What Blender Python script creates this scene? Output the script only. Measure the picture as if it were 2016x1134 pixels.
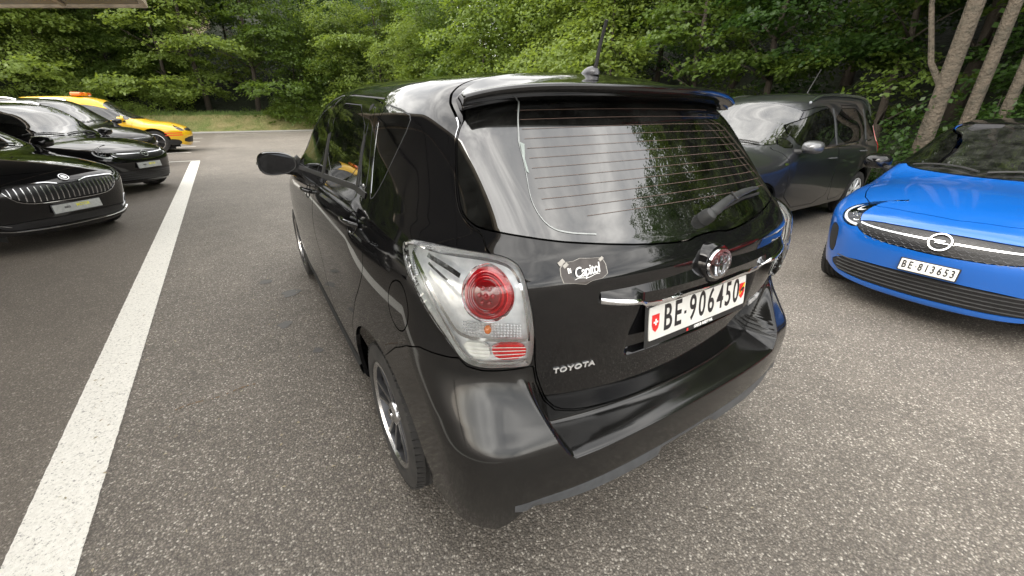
import bpy, math, random
import numpy as np
from mathutils import Vector, Matrix
R = math.radians
for o in list(bpy.data.objects): bpy.data.objects.remove(o)
S = bpy.context.scene
COL = S.collection

# ------------------------------------------------------------------ camera, sky, sun, exposure
CAM_POS = (-1.1514, -1.4029, 1.4968); YAW, PITCH, ROLL = R(32.515), R(23.991), R(0.311)
cd = bpy.data.cameras.new('camera'); cam = bpy.data.objects.new('camera', cd); COL.objects.link(cam); S.camera = cam
cd.sensor_width = 36; cd.lens = 801.32 / 2016 * 36; cd.clip_start = .05; cd.clip_end = 400
_f = Vector((math.sin(YAW)*math.cos(PITCH), math.cos(YAW)*math.cos(PITCH), -math.sin(PITCH)))
_r = Vector((math.cos(YAW), -math.sin(YAW), 0)); _u = _r.cross(_f)
_r2 = _r*math.cos(ROLL)+_u*math.sin(ROLL); _u2 = -_r*math.sin(ROLL)+_u*math.cos(ROLL)
m = Matrix((( _r2.x,_u2.x,-_f.x),(_r2.y,_u2.y,-_f.y),(_r2.z,_u2.z,-_f.z))).to_4x4(); m.translation = CAM_POS
cam.matrix_world = m

SUN_EL, SUN_AZ = R(33), R(272)          # azimuth clockwise from +Y
w = bpy.data.worlds.new('World'); S.world = w; w.use_nodes = True
nt = w.node_tree; nt.nodes.clear()
def N(nt, t, **k):
    n = nt.nodes.new(t)
    for a, b in k.items(): setattr(n, a, b)
    return n
out = N(nt,'ShaderNodeOutputWorld'); bg = N(nt,'ShaderNodeBackground')
sky = N(nt,'ShaderNodeTexSky', sky_type='NISHITA', sun_disc=False, sun_elevation=SUN_EL, sun_rotation=SUN_AZ, air_density=1.2, dust_density=2.5)
tc = N(nt,'ShaderNodeTexCoord'); mp = N(nt,'ShaderNodeMapping'); mp.inputs['Scale'].default_value=(1,1,2.2)
nz = N(nt,'ShaderNodeTexNoise'); nz.inputs['Scale'].default_value=2.1; nz.inputs['Detail'].default_value=9; nz.inputs['Roughness'].default_value=.58; nz.inputs['Distortion'].default_value=.6
cr = N(nt,'ShaderNodeValToRGB'); e=cr.color_ramp.elements; e[0].position=.30; e[0].color=(2.7,2.72,2.75,1); e[1].position=.72; e[1].color=(11.2,10.8,10.1,1)
mid = cr.color_ramp.elements.new(.5); mid.color=(5.7,5.5,5.2,1)
mx = N(nt,'ShaderNodeMix', data_type='RGBA'); mx.inputs[0].default_value=.86
nt.links.new(tc.outputs['Generated'], mp.inputs[0]); nt.links.new(mp.outputs[0], nz.inputs['Vector']); nt.links.new(nz.outputs['Fac'], cr.inputs[0])
nt.links.new(sky.outputs[0], mx.inputs[6]); nt.links.new(cr.outputs[0], mx.inputs[7]); nt.links.new(mx.outputs[2], bg.inputs[0])
bg.inputs[1].default_value = .15; nt.links.new(bg.outputs[0], out.inputs[0])
sl = bpy.data.lights.new('sun','SUN'); sl.energy = .75; sl.angle = R(45); sl.color=(1,.955,.88)
so = bpy.data.objects.new('sun', sl); COL.objects.link(so)
sd = Vector((math.sin(SUN_AZ)*math.cos(SUN_EL), math.cos(SUN_AZ)*math.cos(SUN_EL), math.sin(SUN_EL)))
so.rotation_euler = sd.to_track_quat('Z','Y').to_euler()
S.view_settings.view_transform='Standard'; S.view_settings.look='None'; S.view_settings.gamma=1; S.view_settings.exposure=2.0
S.render.engine='CYCLES'
S.cycles.max_bounces=8; S.cycles.transparent_max_bounces=12

# ------------------------------------------------------------------ materials
MATS={}
def mat(name, base=(.5,.5,.5), rough=.5, metal=0, coat=0, coat_rough=.03, ior=None, noise=None, bump=None, spec=None, emit=None, trans=None):
    """noise=(scale, colour2, contrast)  bump=(scale, strength, distance)"""
    if name in MATS: return MATS[name]
    m=bpy.data.materials.new(name); m.use_nodes=True; nt=m.node_tree; p=nt.nodes['Principled BSDF']
    p.inputs['Base Color'].default_value=(*base,1); p.inputs['Roughness'].default_value=rough; p.inputs['Metallic'].default_value=metal
    p.inputs['Coat Weight'].default_value=coat; p.inputs['Coat Roughness'].default_value=coat_rough
    if ior: p.inputs['IOR'].default_value=ior
    if spec is not None: p.inputs['Specular IOR Level'].default_value=spec
    tcn=N(nt,'ShaderNodeTexCoord')
    nscale,c2,con = noise if noise else (35,tuple(min(1,c*1.25+.002) for c in base),.6)
    n=N(nt,'ShaderNodeTexNoise'); n.inputs['Scale'].default_value=nscale; n.inputs['Detail'].default_value=5
    nt.links.new(tcn.outputs['Object'],n.inputs['Vector'])
    r=N(nt,'ShaderNodeMapRange'); r.inputs[1].default_value=.5-con*.25; r.inputs[2].default_value=.5+con*.25; r.clamp=True
    nt.links.new(n.outputs['Fac'],r.inputs[0])
    x=N(nt,'ShaderNodeMix',data_type='RGBA'); x.inputs[6].default_value=(*base,1); x.inputs[7].default_value=(*c2,1)
    nt.links.new(r.outputs[0],x.inputs[0]); nt.links.new(x.outputs[2],p.inputs['Base Color'])
    if bump:
        b=N(nt,'ShaderNodeBump'); b.inputs['Strength'].default_value=bump[1]; b.inputs['Distance'].default_value=bump[2]
        n2=N(nt,'ShaderNodeTexNoise'); n2.inputs['Scale'].default_value=bump[0]; n2.inputs['Detail'].default_value=4
        nt.links.new(tcn.outputs['Object'],n2.inputs['Vector']); nt.links.new(n2.outputs['Fac'],b.inputs['Height']); nt.links.new(b.outputs[0],p.inputs['Normal'])
    MATS[name]=m; return m
def paint(name, base, rough=.35, metal=0, coat=1, dust=(.09,.085,.075), dusty=.10, ior=1.5, coat_rough=.015, coat_ior=1.55):
    if name in MATS: return MATS[name]
    m=bpy.data.materials.new(name); m.use_nodes=True; nt=m.node_tree; p=nt.nodes['Principled BSDF']
    p.inputs['Roughness'].default_value=rough; p.inputs['Metallic'].default_value=metal; p.inputs['IOR'].default_value=ior
    p.inputs['Coat Weight'].default_value=coat; p.inputs['Coat IOR'].default_value=coat_ior; p.inputs['Specular IOR Level'].default_value=0 if sum(base)<.03 else .5
    t=N(nt,'ShaderNodeTexCoord'); n=N(nt,'ShaderNodeTexNoise'); n.inputs['Scale'].default_value=6; n.inputs['Detail'].default_value=10; n.inputs['Roughness'].default_value=.7
    nt.links.new(t.outputs['Object'],n.inputs['Vector'])
    r=N(nt,'ShaderNodeMapRange'); r.inputs[1].default_value=.42; r.inputs[2].default_value=.78; r.inputs[3].default_value=dusty*.15; r.inputs[4].default_value=dusty; nt.links.new(n.outputs['Fac'],r.inputs[0])
    # road dust gathers low on the body
    sp=N(nt,'ShaderNodeSeparateXYZ'); nt.links.new(t.outputs['Object'],sp.inputs[0])
    zr=N(nt,'ShaderNodeMapRange'); zr.inputs[1].default_value=.75; zr.inputs[2].default_value=.2; zr.inputs[3].default_value=0; zr.inputs[4].default_value=.03; nt.links.new(sp.outputs[2],zr.inputs[0])
    ad=N(nt,'ShaderNodeMath',operation='ADD'); nt.links.new(r.outputs[0],ad.inputs[0]); nt.links.new(zr.outputs[0],ad.inputs[1])
    x=N(nt,'ShaderNodeMix',data_type='RGBA'); x.inputs[6].default_value=(*base,1); x.inputs[7].default_value=(*dust,1)
    nt.links.new(ad.outputs[0],x.inputs[0]); nt.links.new(x.outputs[2],p.inputs['Base Color'])
    n3=N(nt,'ShaderNodeTexNoise'); n3.inputs['Scale'].default_value=3; n3.inputs['Detail'].default_value=8; nt.links.new(t.outputs['Object'],n3.inputs['Vector'])
    r3=N(nt,'ShaderNodeMapRange'); r3.inputs[1].default_value=.4; r3.inputs[2].default_value=.75; r3.inputs[3].default_value=coat_rough; r3.inputs[4].default_value=coat_rough+.07; nt.links.new(n3.outputs['Fac'],r3.inputs[0]); nt.links.new(r3.outputs[0],p.inputs['Coat Roughness'])
    MATS[name]=m; return m
def glass(name, tint, ior=1.55, rough=0.0, dirt_haze=.015):
    if name in MATS: return MATS[name]
    m=bpy.data.materials.new(name); m.use_nodes=True; nt=m.node_tree; nt.nodes.clear()
    o=N(nt,'ShaderNodeOutputMaterial'); tr=N(nt,'ShaderNodeBsdfTransparent'); tr.inputs[0].default_value=(*tint,1)
    df=N(nt,'ShaderNodeBsdfDiffuse'); df.inputs[0].default_value=(.35,.36,.33,1)
    t=N(nt,'ShaderNodeTexCoord'); n=N(nt,'ShaderNodeTexNoise'); n.inputs['Scale'].default_value=9; n.inputs['Detail'].default_value=9; n.inputs['Roughness'].default_value=.7
    nt.links.new(t.outputs['Object'],n.inputs['Vector'])
    r=N(nt,'ShaderNodeMapRange'); r.inputs[1].default_value=.4; r.inputs[2].default_value=.8; r.inputs[3].default_value=dirt_haze*.3; r.inputs[4].default_value=dirt_haze*2.5; nt.links.new(n.outputs['Fac'],r.inputs[0])
    m1=N(nt,'ShaderNodeMixShader'); nt.links.new(r.outputs[0],m1.inputs[0]); nt.links.new(tr.outputs[0],m1.inputs[1]); nt.links.new(df.outputs[0],m1.inputs[2])
    g=N(nt,'ShaderNodeBsdfGlossy'); g.inputs['Roughness'].default_value=rough; fr=N(nt,'ShaderNodeFresnel'); fr.inputs[0].default_value=ior
    m2=N(nt,'ShaderNodeMixShader'); nt.links.new(fr.outputs[0],m2.inputs[0]); nt.links.new(m1.outputs[0],m2.inputs[1]); nt.links.new(g.outputs[0],m2.inputs[2]); nt.links.new(m2.outputs[0],o.inputs[0])
    MATS[name]=m; return m
M_BLACK=paint('black_paint',(.005,.005,.0055),dusty=.035,coat_rough=.02)
M_BUMPER=paint('bumper_black_paint',(.006,.006,.006),rough=.4,dusty=.07,coat_rough=.09,coat_ior=1.55)
M_DARK=mat('black_plastic',(.012,.012,.012),.55,bump=(300,.15,.001))
M_GREYPL=mat('grey_plastic',(.040,.042,.044),.5,bump=(400,.2,.001))
M_RUB=mat('tyre_rubber',(.014,.0135,.013),.75,noise=(18,(.03,.028,.026),.8),bump=(90,.3,.001))
M_RIM=mat('dark_rim',(.09,.09,.095),.35,metal=.8)
M_RIMF=mat('machined_rim_face',(.62,.62,.63),.25,metal=1,noise=(60,(.5,.5,.5),.8))
M_CHROME=mat('chrome',(.75,.76,.78),.08,metal=1,noise=(40,(.68,.69,.7),.6))
M_SILVER=mat('silver_housing',(.90,.91,.92),.36,metal=.4,noise=(30,(.66,.68,.7),.8))
M_SATIN=mat('satin_reflector',(.74,.75,.71),.35,metal=.3)
M_RED=mat('red_lens',(.42,.006,.012),.06,coat=1,noise=(90,(.26,.003,.006),.8))
M_REDD=mat('deep_red_lens',(.16,.002,.004),.1,coat=1)
M_REDL=mat('bright_red_reflector',(.75,.02,.02),.12,coat=1,noise=(140,(.5,.008,.01),1))
M_AMBER=mat('amber_bulb',(.75,.22,.05),.1,coat=1)
M_WHITE=mat('white_print',(.78,.78,.76),.45)
M_PLATE=mat('plate_white',(.74,.74,.70),.35,noise=(25,(.66,.65,.61),.8))
M_INK=mat('plate_ink',(.012,.012,.014),.4)
M_PRED=mat('plate_red',(.62,.02,.02),.35)
M_PYEL=mat('plate_yellow',(.8,.5,.02),.35)
M_GLASS=glass('clear_glass',(.72,.78,.75),1.5)
M_DGLASS=glass('privacy_glass',(.05,.055,.052),2.1,dirt_haze=.018)
M_RGLASS=glass('rear_glass',(.035,.038,.036),2.35,dirt_haze=.022)
M_MGLASS=glass('side_glass',(.30,.34,.32),1.8)
M_WGLASS=glass('windscreen_glass',(.40,.44,.42),2.6,dirt_haze=.05)  # film raised beyond dirt: pale haze in place of mirrored bright sky
M_LENS=glass('lamp_lens',(.95,.96,.96),1.45,dirt_haze=.006)
M_SEAT=mat('seat_fabric',(.02,.02,.022),.9,bump=(200,.3,.002))
M_FIL=mat('defroster_print',(.11,.07,.055),.6)
M_MIRROR=mat('mirror_glass',(.035,.037,.04),.02,metal=1)

# ------------------------------------------------------------------ numeric helpers
def crv(pts):
    p=np.array(pts,float); X,Y=p[:,0],p[:,1]; h=np.diff(X); d=np.diff(Y)/h
    mm=np.zeros(len(X)); mm[0]=d[0]; mm[-1]=d[-1]
    for i in range(1,len(X)-1):
        if d[i-1]*d[i]>0:
            w1=2*h[i]+h[i-1]; w2=h[i]+2*h[i-1]; mm[i]=(w1+w2)/(w1/d[i-1]+w2/d[i])
    tt=np.linspace(X[0],X[-1],1500); i=np.clip(np.searchsorted(X,tt)-1,0,len(X)-2); s=(tt-X[i])/h[i]
    vv=Y[i]*(2*s**3-3*s**2+1)+h[i]*mm[i]*(s**3-2*s*s+s)+Y[i+1]*(-2*s**3+3*s*s)+h[i]*mm[i+1]*(s**3-s*s)
    def f(t):
        v=np.interp(t,tt,vv)
        return v+np.where(t<X[0],(t-X[0])*mm[0],0)+np.where(t>X[-1],(t-X[-1])*mm[-1],0)
    return f
def smax(a,b,k):
    h=np.maximum(k-np.abs(a-b),0)/k
    return np.maximum(a,b)+h*h*k*.25
def sstep(a,b,t):
    t=np.clip((t-a)/(b-a),0,1); return t*t*(3-2*t)
def grad(F,P,e=.0015):
    g=np.stack([F(P+np.array(v)*e)-F(P-np.array(v)*e) for v in ((1,0,0),(0,1,0),(0,0,1))],-1)
    return g/np.maximum(np.linalg.norm(g,axis=-1,keepdims=True),1e-9)
def cast(F,o,d,t0,t1,n=19):
    lo=np.full(d.shape[:-1],float(t0)); hi=np.full(d.shape[:-1],float(t1))
    for _ in range(n):
        mm=(lo+hi)/2; ins=F(o+d*mm[...,None])<0; lo=np.where(ins,mm,lo); hi=np.where(ins,hi,mm)
    return o+d*((lo+hi)/2)[...,None]
def box_mesh(xs,ys,zs):
    """surface grid of a box, welded; returns points and triangles (outward)"""
    nx,ny,nz=len(xs),len(ys),len(zs); V=[];T=[];off=0
    def face(A,flip):
        nonlocal off
        n,m_=A.shape[:2]; V.append(A.reshape(-1,3)); i=np.arange(n*m_).reshape(n,m_)+off; off+=n*m_
        a,b,c,d=i[:-1,:-1].ravel(),i[1:,:-1].ravel(),i[1:,1:].ravel(),i[:-1,1:].ravel()
        t=np.concatenate([np.stack([a,b,c],1),np.stack([a,c,d],1)]); T.append(t[:,::-1] if flip else t)
    Y,Z=np.meshgrid(ys,zs,indexing='ij')
    face(np.stack([np.full_like(Y,xs[-1]),Y,Z],-1),False); face(np.stack([np.full_like(Y,xs[0]),Y,Z],-1),True)
    X,Z=np.meshgrid(xs,zs,indexing='ij')
    face(np.stack([X,np.full_like(X,ys[-1]),Z],-1),True); face(np.stack([X,np.full_like(X,ys[0]),Z],-1),False)
    X,Y=np.meshgrid(xs,ys,indexing='ij')
    face(np.stack([X,Y,np.full_like(X,zs[-1])],-1),False)
    V=np.concatenate(V); T=np.concatenate(T)
    k=np.round(V*1e5).astype(np.int64); _,idx,inv=np.unique(k,axis=0,return_index=True,return_inverse=True)
    return V[idx],inv.reshape(-1)[T]
def split(M,f):
    """cut triangles of M=(V,N,T) along f=0 -> (M, side) ; f per vertex, returns new f too"""
    V,Nn,T=M; f=np.where(np.abs(f)<1e-7,1e-7,f); neg=f<0; c=neg[T].sum(1)
    keep=T[(c==0)|(c==3)]; cut=T[(c==1)|(c==2)]
    if len(cut)==0: return (V,Nn,T),f
    n=neg[cut]; one=np.where(n.sum(1)==1,True,False)
    odd=np.where(one,np.argmax(n,1),np.argmax(~n,1))
    r=np.arange(len(cut)); a=cut[r,odd]; b=cut[r,(odd+1)%3]; d=cut[r,(odd+2)%3]
    ed=np.concatenate([np.stack([a,b],1),np.stack([a,d],1)]); es=np.sort(ed,1)
    u,inv=np.unique(es,axis=0,return_inverse=True); inv=inv.reshape(-1)
    f0,f1=f[u[:,0]],f[u[:,1]]; t=(f0/(f0-f1))[:,None]
    NV=V[u[:,0]]*(1-t)+V[u[:,1]]*t; NN=Nn[u[:,0]]*(1-t)+Nn[u[:,1]]*t; NN/=np.linalg.norm(NN,axis=1,keepdims=True)+1e-12
    p=inv[:len(cut)]+len(V); q=inv[len(cut):]+len(V)
    nt_=np.concatenate([keep,np.stack([a,p,q],1),np.stack([p,b,d],1),np.stack([p,d,q],1)])
    return (np.concatenate([V,NV]),np.concatenate([Nn,NN]),nt_),np.concatenate([f,np.zeros(len(u))])
def part_of(M,f,neg=True):
    V,Nn,T=M; s=f[T].sum(1); T=T[s<0] if neg else T[s>=0]
    return compact((V,Nn,T))
def compact(M):
    V,Nn,T=M
    if len(T)==0: return M
    u,inv=np.unique(T,return_inverse=True); return V[u],Nn[u],inv.reshape(T.shape)
def join(*Ms):
    V=[];Nn=[];T=[];o=0
    for a,b,c in Ms:
        if len(c)==0: continue
        V.append(a);Nn.append(b);T.append(c+o);o+=len(a)
    return np.concatenate(V),np.concatenate(Nn),np.concatenate(T)
def chaikin(P,n=2,closed=True):
    P=np.array(P,float)
    for _ in range(n):
        Q=np.roll(P,-1,0) if closed else P[1:]; A=P if closed else P[:-1]
        P2=np.empty((2*len(A),2)); P2[0::2]=A*.75+Q*.25; P2[1::2]=A*.25+Q*.75
        if not closed: P2=np.concatenate([P[:1],P2,P[-1:]])
        P=P2
    return P
def sd_poly(p,poly):
    d=np.full(len(p),1e9); ins=np.zeros(len(p),bool); A=poly; B=np.roll(poly,-1,0)
    for a,b in zip(A,B):
        e=b-a; w_=p-a; t=np.clip((w_@e)/(e@e+1e-15),0,1); q=w_-t[:,None]*e; d=np.minimum(d,(q*q).sum(1))
        c1=(p[:,1]>=a[1])!=(p[:,1]>=b[1])
        if b[1]!=a[1]: ins^=c1&(p[:,0]<a[0]+(p[:,1]-a[1])*e[0]/(b[1]-a[1]))
    d=np.sqrt(d); return np.where(ins,-d,d)
def boundary(T):
    e=np.concatenate([T[:,[0,1]],T[:,[1,2]],T[:,[2,0]]]); k=np.sort(e,1); u,i,c=np.unique(k,axis=0,return_index=True,return_counts=True)
    return e[i[c==1]]
def flange(M,depth,bev=0.0):
    """turn open edges inward"""
    V,Nn,T=M; e=boundary(T)
    if len(e)==0: return M
    Nf=np.cross(V[e[:,1]]-V[e[:,0]],Nn[e[:,0]]); Nf/=np.linalg.norm(Nf,axis=1,keepdims=True)+1e-12
    a,b=V[e[:,0]],V[e[:,1]]; na,nb=Nn[e[:,0]],Nn[e[:,1]]
    k=len(e); V2=np.concatenate([a,b,b-nb*depth,a-na*depth]); N2=np.concatenate([Nf]*4)
    i=np.arange(k)+len(V); T2=np.concatenate([np.stack([i+k,i,i+3*k],1),np.stack([i+k,i+3*k,i+2*k],1)])
    return np.concatenate([V,V2]),np.concatenate([Nn,N2]),np.concatenate([T,T2])
def empty(name,loc=(0,0,0),rz=0,label=None,cat=None,group=None):
    o=bpy.data.objects.new(name,None); COL.objects.link(o); o.location=loc; o.rotation_euler[2]=rz; o.empty_display_size=.2
    tag(o,label,cat,group); return o
def tag(o,label=None,cat=None,group=None,kind=None):
    if label: o['label']=label
    if cat: o['category']=cat
    if group: o['group']=group
    if kind: o['kind']=kind
    return o
def raw_mesh(name,V,T,mt=None,smooth=True,Nn=None):
    me=bpy.data.meshes.new(name); V=np.asarray(V,np.float32); T=np.asarray(T,np.int32)
    k=T.shape[1]
    me.vertices.add(len(V)); me.vertices.foreach_set('co',V.ravel()); me.loops.add(T.size); me.loops.foreach_set('vertex_index',T.ravel())
    me.polygons.add(len(T)); me.polygons.foreach_set('loop_start',np.arange(0,T.size,k,dtype=np.int32)); me.polygons.foreach_set('loop_total',np.full(len(T),k,np.int32))
    me.update(calc_edges=True); me.validate()
    me.polygons.foreach_set('use_smooth',np.full(len(me.polygons),smooth))
    if Nn is not None and len(me.vertices)==len(Nn): me.normals_split_custom_set_from_vertices(np.asarray(Nn,np.float32))
    if mt: me.materials.append(mt)
    return me
def add(name,V,T,mt,parent=None,smooth=True,Nn=None):
    o=bpy.data.objects.new(name,raw_mesh(name,V,T,mt,smooth,Nn)); COL.objects.link(o)
    if parent: o.parent=parent
    return o
def addM(name,M,mt,parent): return add(name,M[0],M[2],mt,parent,True,M[1])
class MB:
    """collects simple shapes, quads and triangles"""
    def __init__(s): s.v=[]; s.f=[]
    def put(s,v,f):
        o=len(s.v); s.v+= [tuple(x) for x in v]; s.f+=[tuple(i+o for i in q) for q in f]; return s
    def box(s,c,d,rz=0,bev=0,M=None):
        x,y,z=[a/2 for a in d]
        if bev>0:
            b=min(bev,x*.9,y*.9,z*.9); v=[]
            for sx in(-1,1):
                for sy in(-1,1):
                    for sz in(-1,1):
                        v+= [(sx*x,sy*(y-b),sz*(z-b)),(sx*(x-b),sy*y,sz*(z-b)),(sx*(x-b),sy*(y-b),sz*z)]
            import bmesh
            bm=bmesh.new(); [bm.verts.new(p) for p in v]; r=bmesh.ops.convex_hull(bm,input=bm.verts); bm.verts.index_update()
            vv=[tuple(p.co) for p in bm.verts]; ff=[tuple(q.index for q in f.verts) for f in bm.faces]; bm.free()
        else:
            vv=[(a,b_,c_) for a in(-x,x) for b_ in(-y,y) for c_ in(-z,z)]; ff=[(0,1,3,2),(4,6,7,5),(0,4,5,1),(2,3,7,6),(0,2,6,4),(1,5,7,3)]
        cs,sn=math.cos(rz),math.sin(rz); vv=[(a*cs-b_*sn,a*sn+b_*cs,c_) for a,b_,c_ in vv]
        if M is not None: vv=[tuple(M@Vector(p)) for p in vv]
        return s.put([(p[0]+c[0],p[1]+c[1],p[2]+c[2]) for p in vv],ff)
    def tube(s,pts,r,n=10,cap=True,flat=1.0):
        pts=[Vector(p) for p in pts]; rs=r if isinstance(r,(list,tuple)) else [r]*len(pts); v=[]; up=None
        for i,p in enumerate(pts):
            t=(pts[min(i+1,len(pts)-1)]-pts[max(i-1,0)]).normalized()
            if up is None: up=t.orthogonal().normalized()
            up=(up-t*up.dot(t)).normalized(); sd_=t.cross(up)
            for k in range(n):
                a=2*math.pi*k/n; v.append(p+up*math.cos(a)*rs[i]+sd_*math.sin(a)*rs[i]*flat)
        f=[(i*n+k,i*n+(k+1)%n,(i+1)*n+(k+1)%n,(i+1)*n+k) for i in range(len(pts)-1) for k in range(n)]
        if cap: f+= [tuple(range(n))[::-1],tuple((len(pts)-1)*n+k for k in range(n))]
        return s.put(v,f)
    def lathe(s,prof,n=48,axis='x',c=(0,0,0)):
        v=[]
        for i in range(n):
            a=2*math.pi*i/n
            for (r,h) in prof:
                q=(h,r*math.cos(a),r*math.sin(a)) if axis=='x' else (r*math.cos(a),h,r*math.sin(a)) if axis=='y' else (r*math.cos(a),r*math.sin(a),h)
                v.append((q[0]+c[0],q[1]+c[1],q[2]+c[2]))
        m_=len(prof); f=[(i*m_+j,i*m_+j+1,((i+1)%n)*m_+j+1,((i+1)%n)*m_+j) for i in range(n) for j in range(m_-1)]
        return s.put(v,f)
    def sphere(s,c,r,n=14,m_=8):
        rr=r if isinstance(r,tuple) else (r,r,r)
        v=[(c[0],c[1],c[2]+rr[2])]+[(c[0]+rr[0]*math.sin(math.pi*j/m_)*math.cos(2*math.pi*i/n),c[1]+rr[1]*math.sin(math.pi*j/m_)*math.sin(2*math.pi*i/n),c[2]+rr[2]*math.cos(math.pi*j/m_)) for j in range(1,m_) for i in range(n)]+[(c[0],c[1],c[2]-rr[2])]
        f=[(0,1+i,1+(i+1)%n) for i in range(n)]
        f+=[(1+(j-1)*n+i,1+j*n+i,1+j*n+(i+1)%n,1+(j-1)*n+(i+1)%n) for j in range(1,m_-1) for i in range(n)]
        f+=[(len(v)-1,1+(m_-2)*n+(i+1)%n,1+(m_-2)*n+i) for i in range(n)]
        return s.put(v,f)
    def grid(s,A,closed=False):
        """A[i][j] points"""
        n=len(A);m_=len(A[0]); v=[p for r in A for p in r]
        return s.put(v,[(i*m_+j,(i+1)*m_+j,(i+1)*m_+(j+1)%m_,i*m_+(j+1)%m_) for i in range(n-1) for j in range(m_ if closed else m_-1)])
    def build(s,name,mt,parent=None,smooth=True,angle=35,mods=None):
        me=bpy.data.meshes.new(name); me.from_pydata(s.v,[],s.f); me.validate(); me.update(); me.materials.append(mt)
        o=bpy.data.objects.new(name,me); COL.objects.link(o)
        if parent: o.parent=parent
        if smooth:
            me.polygons.foreach_set('use_smooth',[True]*len(me.polygons))
            if angle: me.set_sharp_from_angle(angle=math.radians(angle))
        return o
def text_tris(body,size=.1,ex=.001,xs=1.0,shear=0,bold=0,sp=1.0):
    c=bpy.data.curves.new('lettering','FONT'); c.body=body; c.size=size; c.extrude=ex; c.shear=shear; c.offset=bold; c.align_x='CENTER'; c.align_y='CENTER'; c.resolution_u=4; c.space_character=sp
    o=bpy.data.objects.new('lettering',c); me=bpy.data.meshes.new_from_object(o); me.calc_loop_triangles()
    V=np.array([v.co[:] for v in me.vertices]); T=np.array([t.vertices[:] for t in me.loop_triangles])
    bpy.data.objects.remove(o); bpy.data.curves.remove(c); bpy.data.meshes.remove(me)
    V[:,0]*=xs; return V,T

# ------------------------------------------------------------------ car body surfaces
# car frame: origin on the ground under the rear axle, +Y forward, +X right
def make_surface(s):
    W=crv(s['W']); Rt=crv(s['Rt']); Rb=crv(s.get('Rb',s['Rt'])); T=crv(s['T']); Fr=crv(s['Fr'])
    tr,tf,tcab,trc=s['taper']     # rear taper, front taper, cabin front taper, cabin rear taper
    yb,ye=s['ends']; edge=s.get('edge'); cr1,cr2=s['crown']; bf=s['bowf']; ws=s.get('wsbow',0.0); belt=s['belt']
    extra=s.get('extra')
    def F(p):
        x=np.abs(p[...,0]); y=p[...,1]; z=p[...,2]
        w_=W(z)-tr*sstep(.3,yb,y)-tf*np.clip((y-(ye-1.7))/1.7,0,1)**2-tcab*np.clip((y-.8)/(s['cowl']-1.0),0,1.3)**2*sstep(belt-.1,belt+.25,z)-trc*np.clip((.2-y)/.8,0,1)**2*sstep(belt-.1,belt+.3,z)
        if s.get('line'):   # shoulder crease
            zc=s['line'][0]+s['line'][1]*(y-1.0); w_=w_+s['line'][2]*np.exp(-np.clip((zc-z)/.07,0,9))*(z<zc)-s['line'][2]*.0+s['line'][2]*np.exp(-np.clip((z-zc)/.012,0,9))*(z>=zc)
        fs=(x-w_)*.97; xs=x/.65
        if edge:
            ze=edge[0]+edge[1]*sstep(.525,.69,x); m_=sstep(ze+.042+.13*sstep(.53,.64,x),ze,z)
            rc=m_*Rb(z)+(1-m_)*Rt(z)
            sl=((Rt(z+.01)-Rt(z-.01))*(1-m_)+(Rb(z+.01)-Rb(z-.01))*m_)/.02
            rc=rc+(.075-.05*m_*sstep(.84,.62,z))*xs**2+.03*xs**4-.008*m_*sstep(.61,.77,x)
        else:
            rc=Rt(z)+.07*xs**2+.04*xs**4; sl=(Rt(z+.01)-Rt(z-.01))/.02
        if extra: rc=rc+extra(x,z)
        fr=(rc-y)/np.sqrt(1+sl**2)
        yy=y+ws*(x/.7)**2*sstep(.9,1.6,y)
        tz=T(yy)-cr1*(x/.6)**2-cr2*(x/.6)**4
        ts=(T(yy+.01)-T(yy-.01))/.02
        ft=(z-tz)/np.sqrt(1+ts**2)
        ff=y-(Fr(z)-bf[0]*(x/.7)**2-bf[1]*(x/.7)**4)
        a=smax(fs,fr,s['kr'](z)); a=smax(a,ff,s.get('kf',.3)); a=smax(a,ft,s.get('kt',.10))
        return smax(a,s['bot'](x,y)-z,.04)
    return F
def body_mesh(F,s,xs,ys,zs):
    V,T=box_mesh(xs,ys,zs); ya,yb_=s['skel']; zc=s.get('zc',.72)
    o=np.stack([np.zeros(len(V)),np.clip(V[:,1],ya,yb_),np.full(len(V),zc)],1)
    o[:,1]=ya+(np.clip(V[:,1],ys[0],ys[-1])-ys[0])/(ys[-1]-ys[0])*(yb_-ya)
    if s.get('deep'): o[:,1]=np.interp(V[:,1],[-1,.3,3.9],[2.0,1.1,2.75])
    P=cast(F,o,V-o,0,1.0); Nn=grad(F,P)
    a,b,c=P[T[:,0]],P[T[:,1]],P[T[:,2]]; g=np.cross(b-a,c-a); flip=(g*(Nn[T[:,0]]+Nn[T[:,1]]+Nn[T[:,2]])).sum(1)<0
    T=T.copy(); T[flip]=T[flip][:,::-1]
    ar=np.linalg.norm(g,axis=1); T=T[ar>1e-10]
    return P,Nn,T
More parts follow.
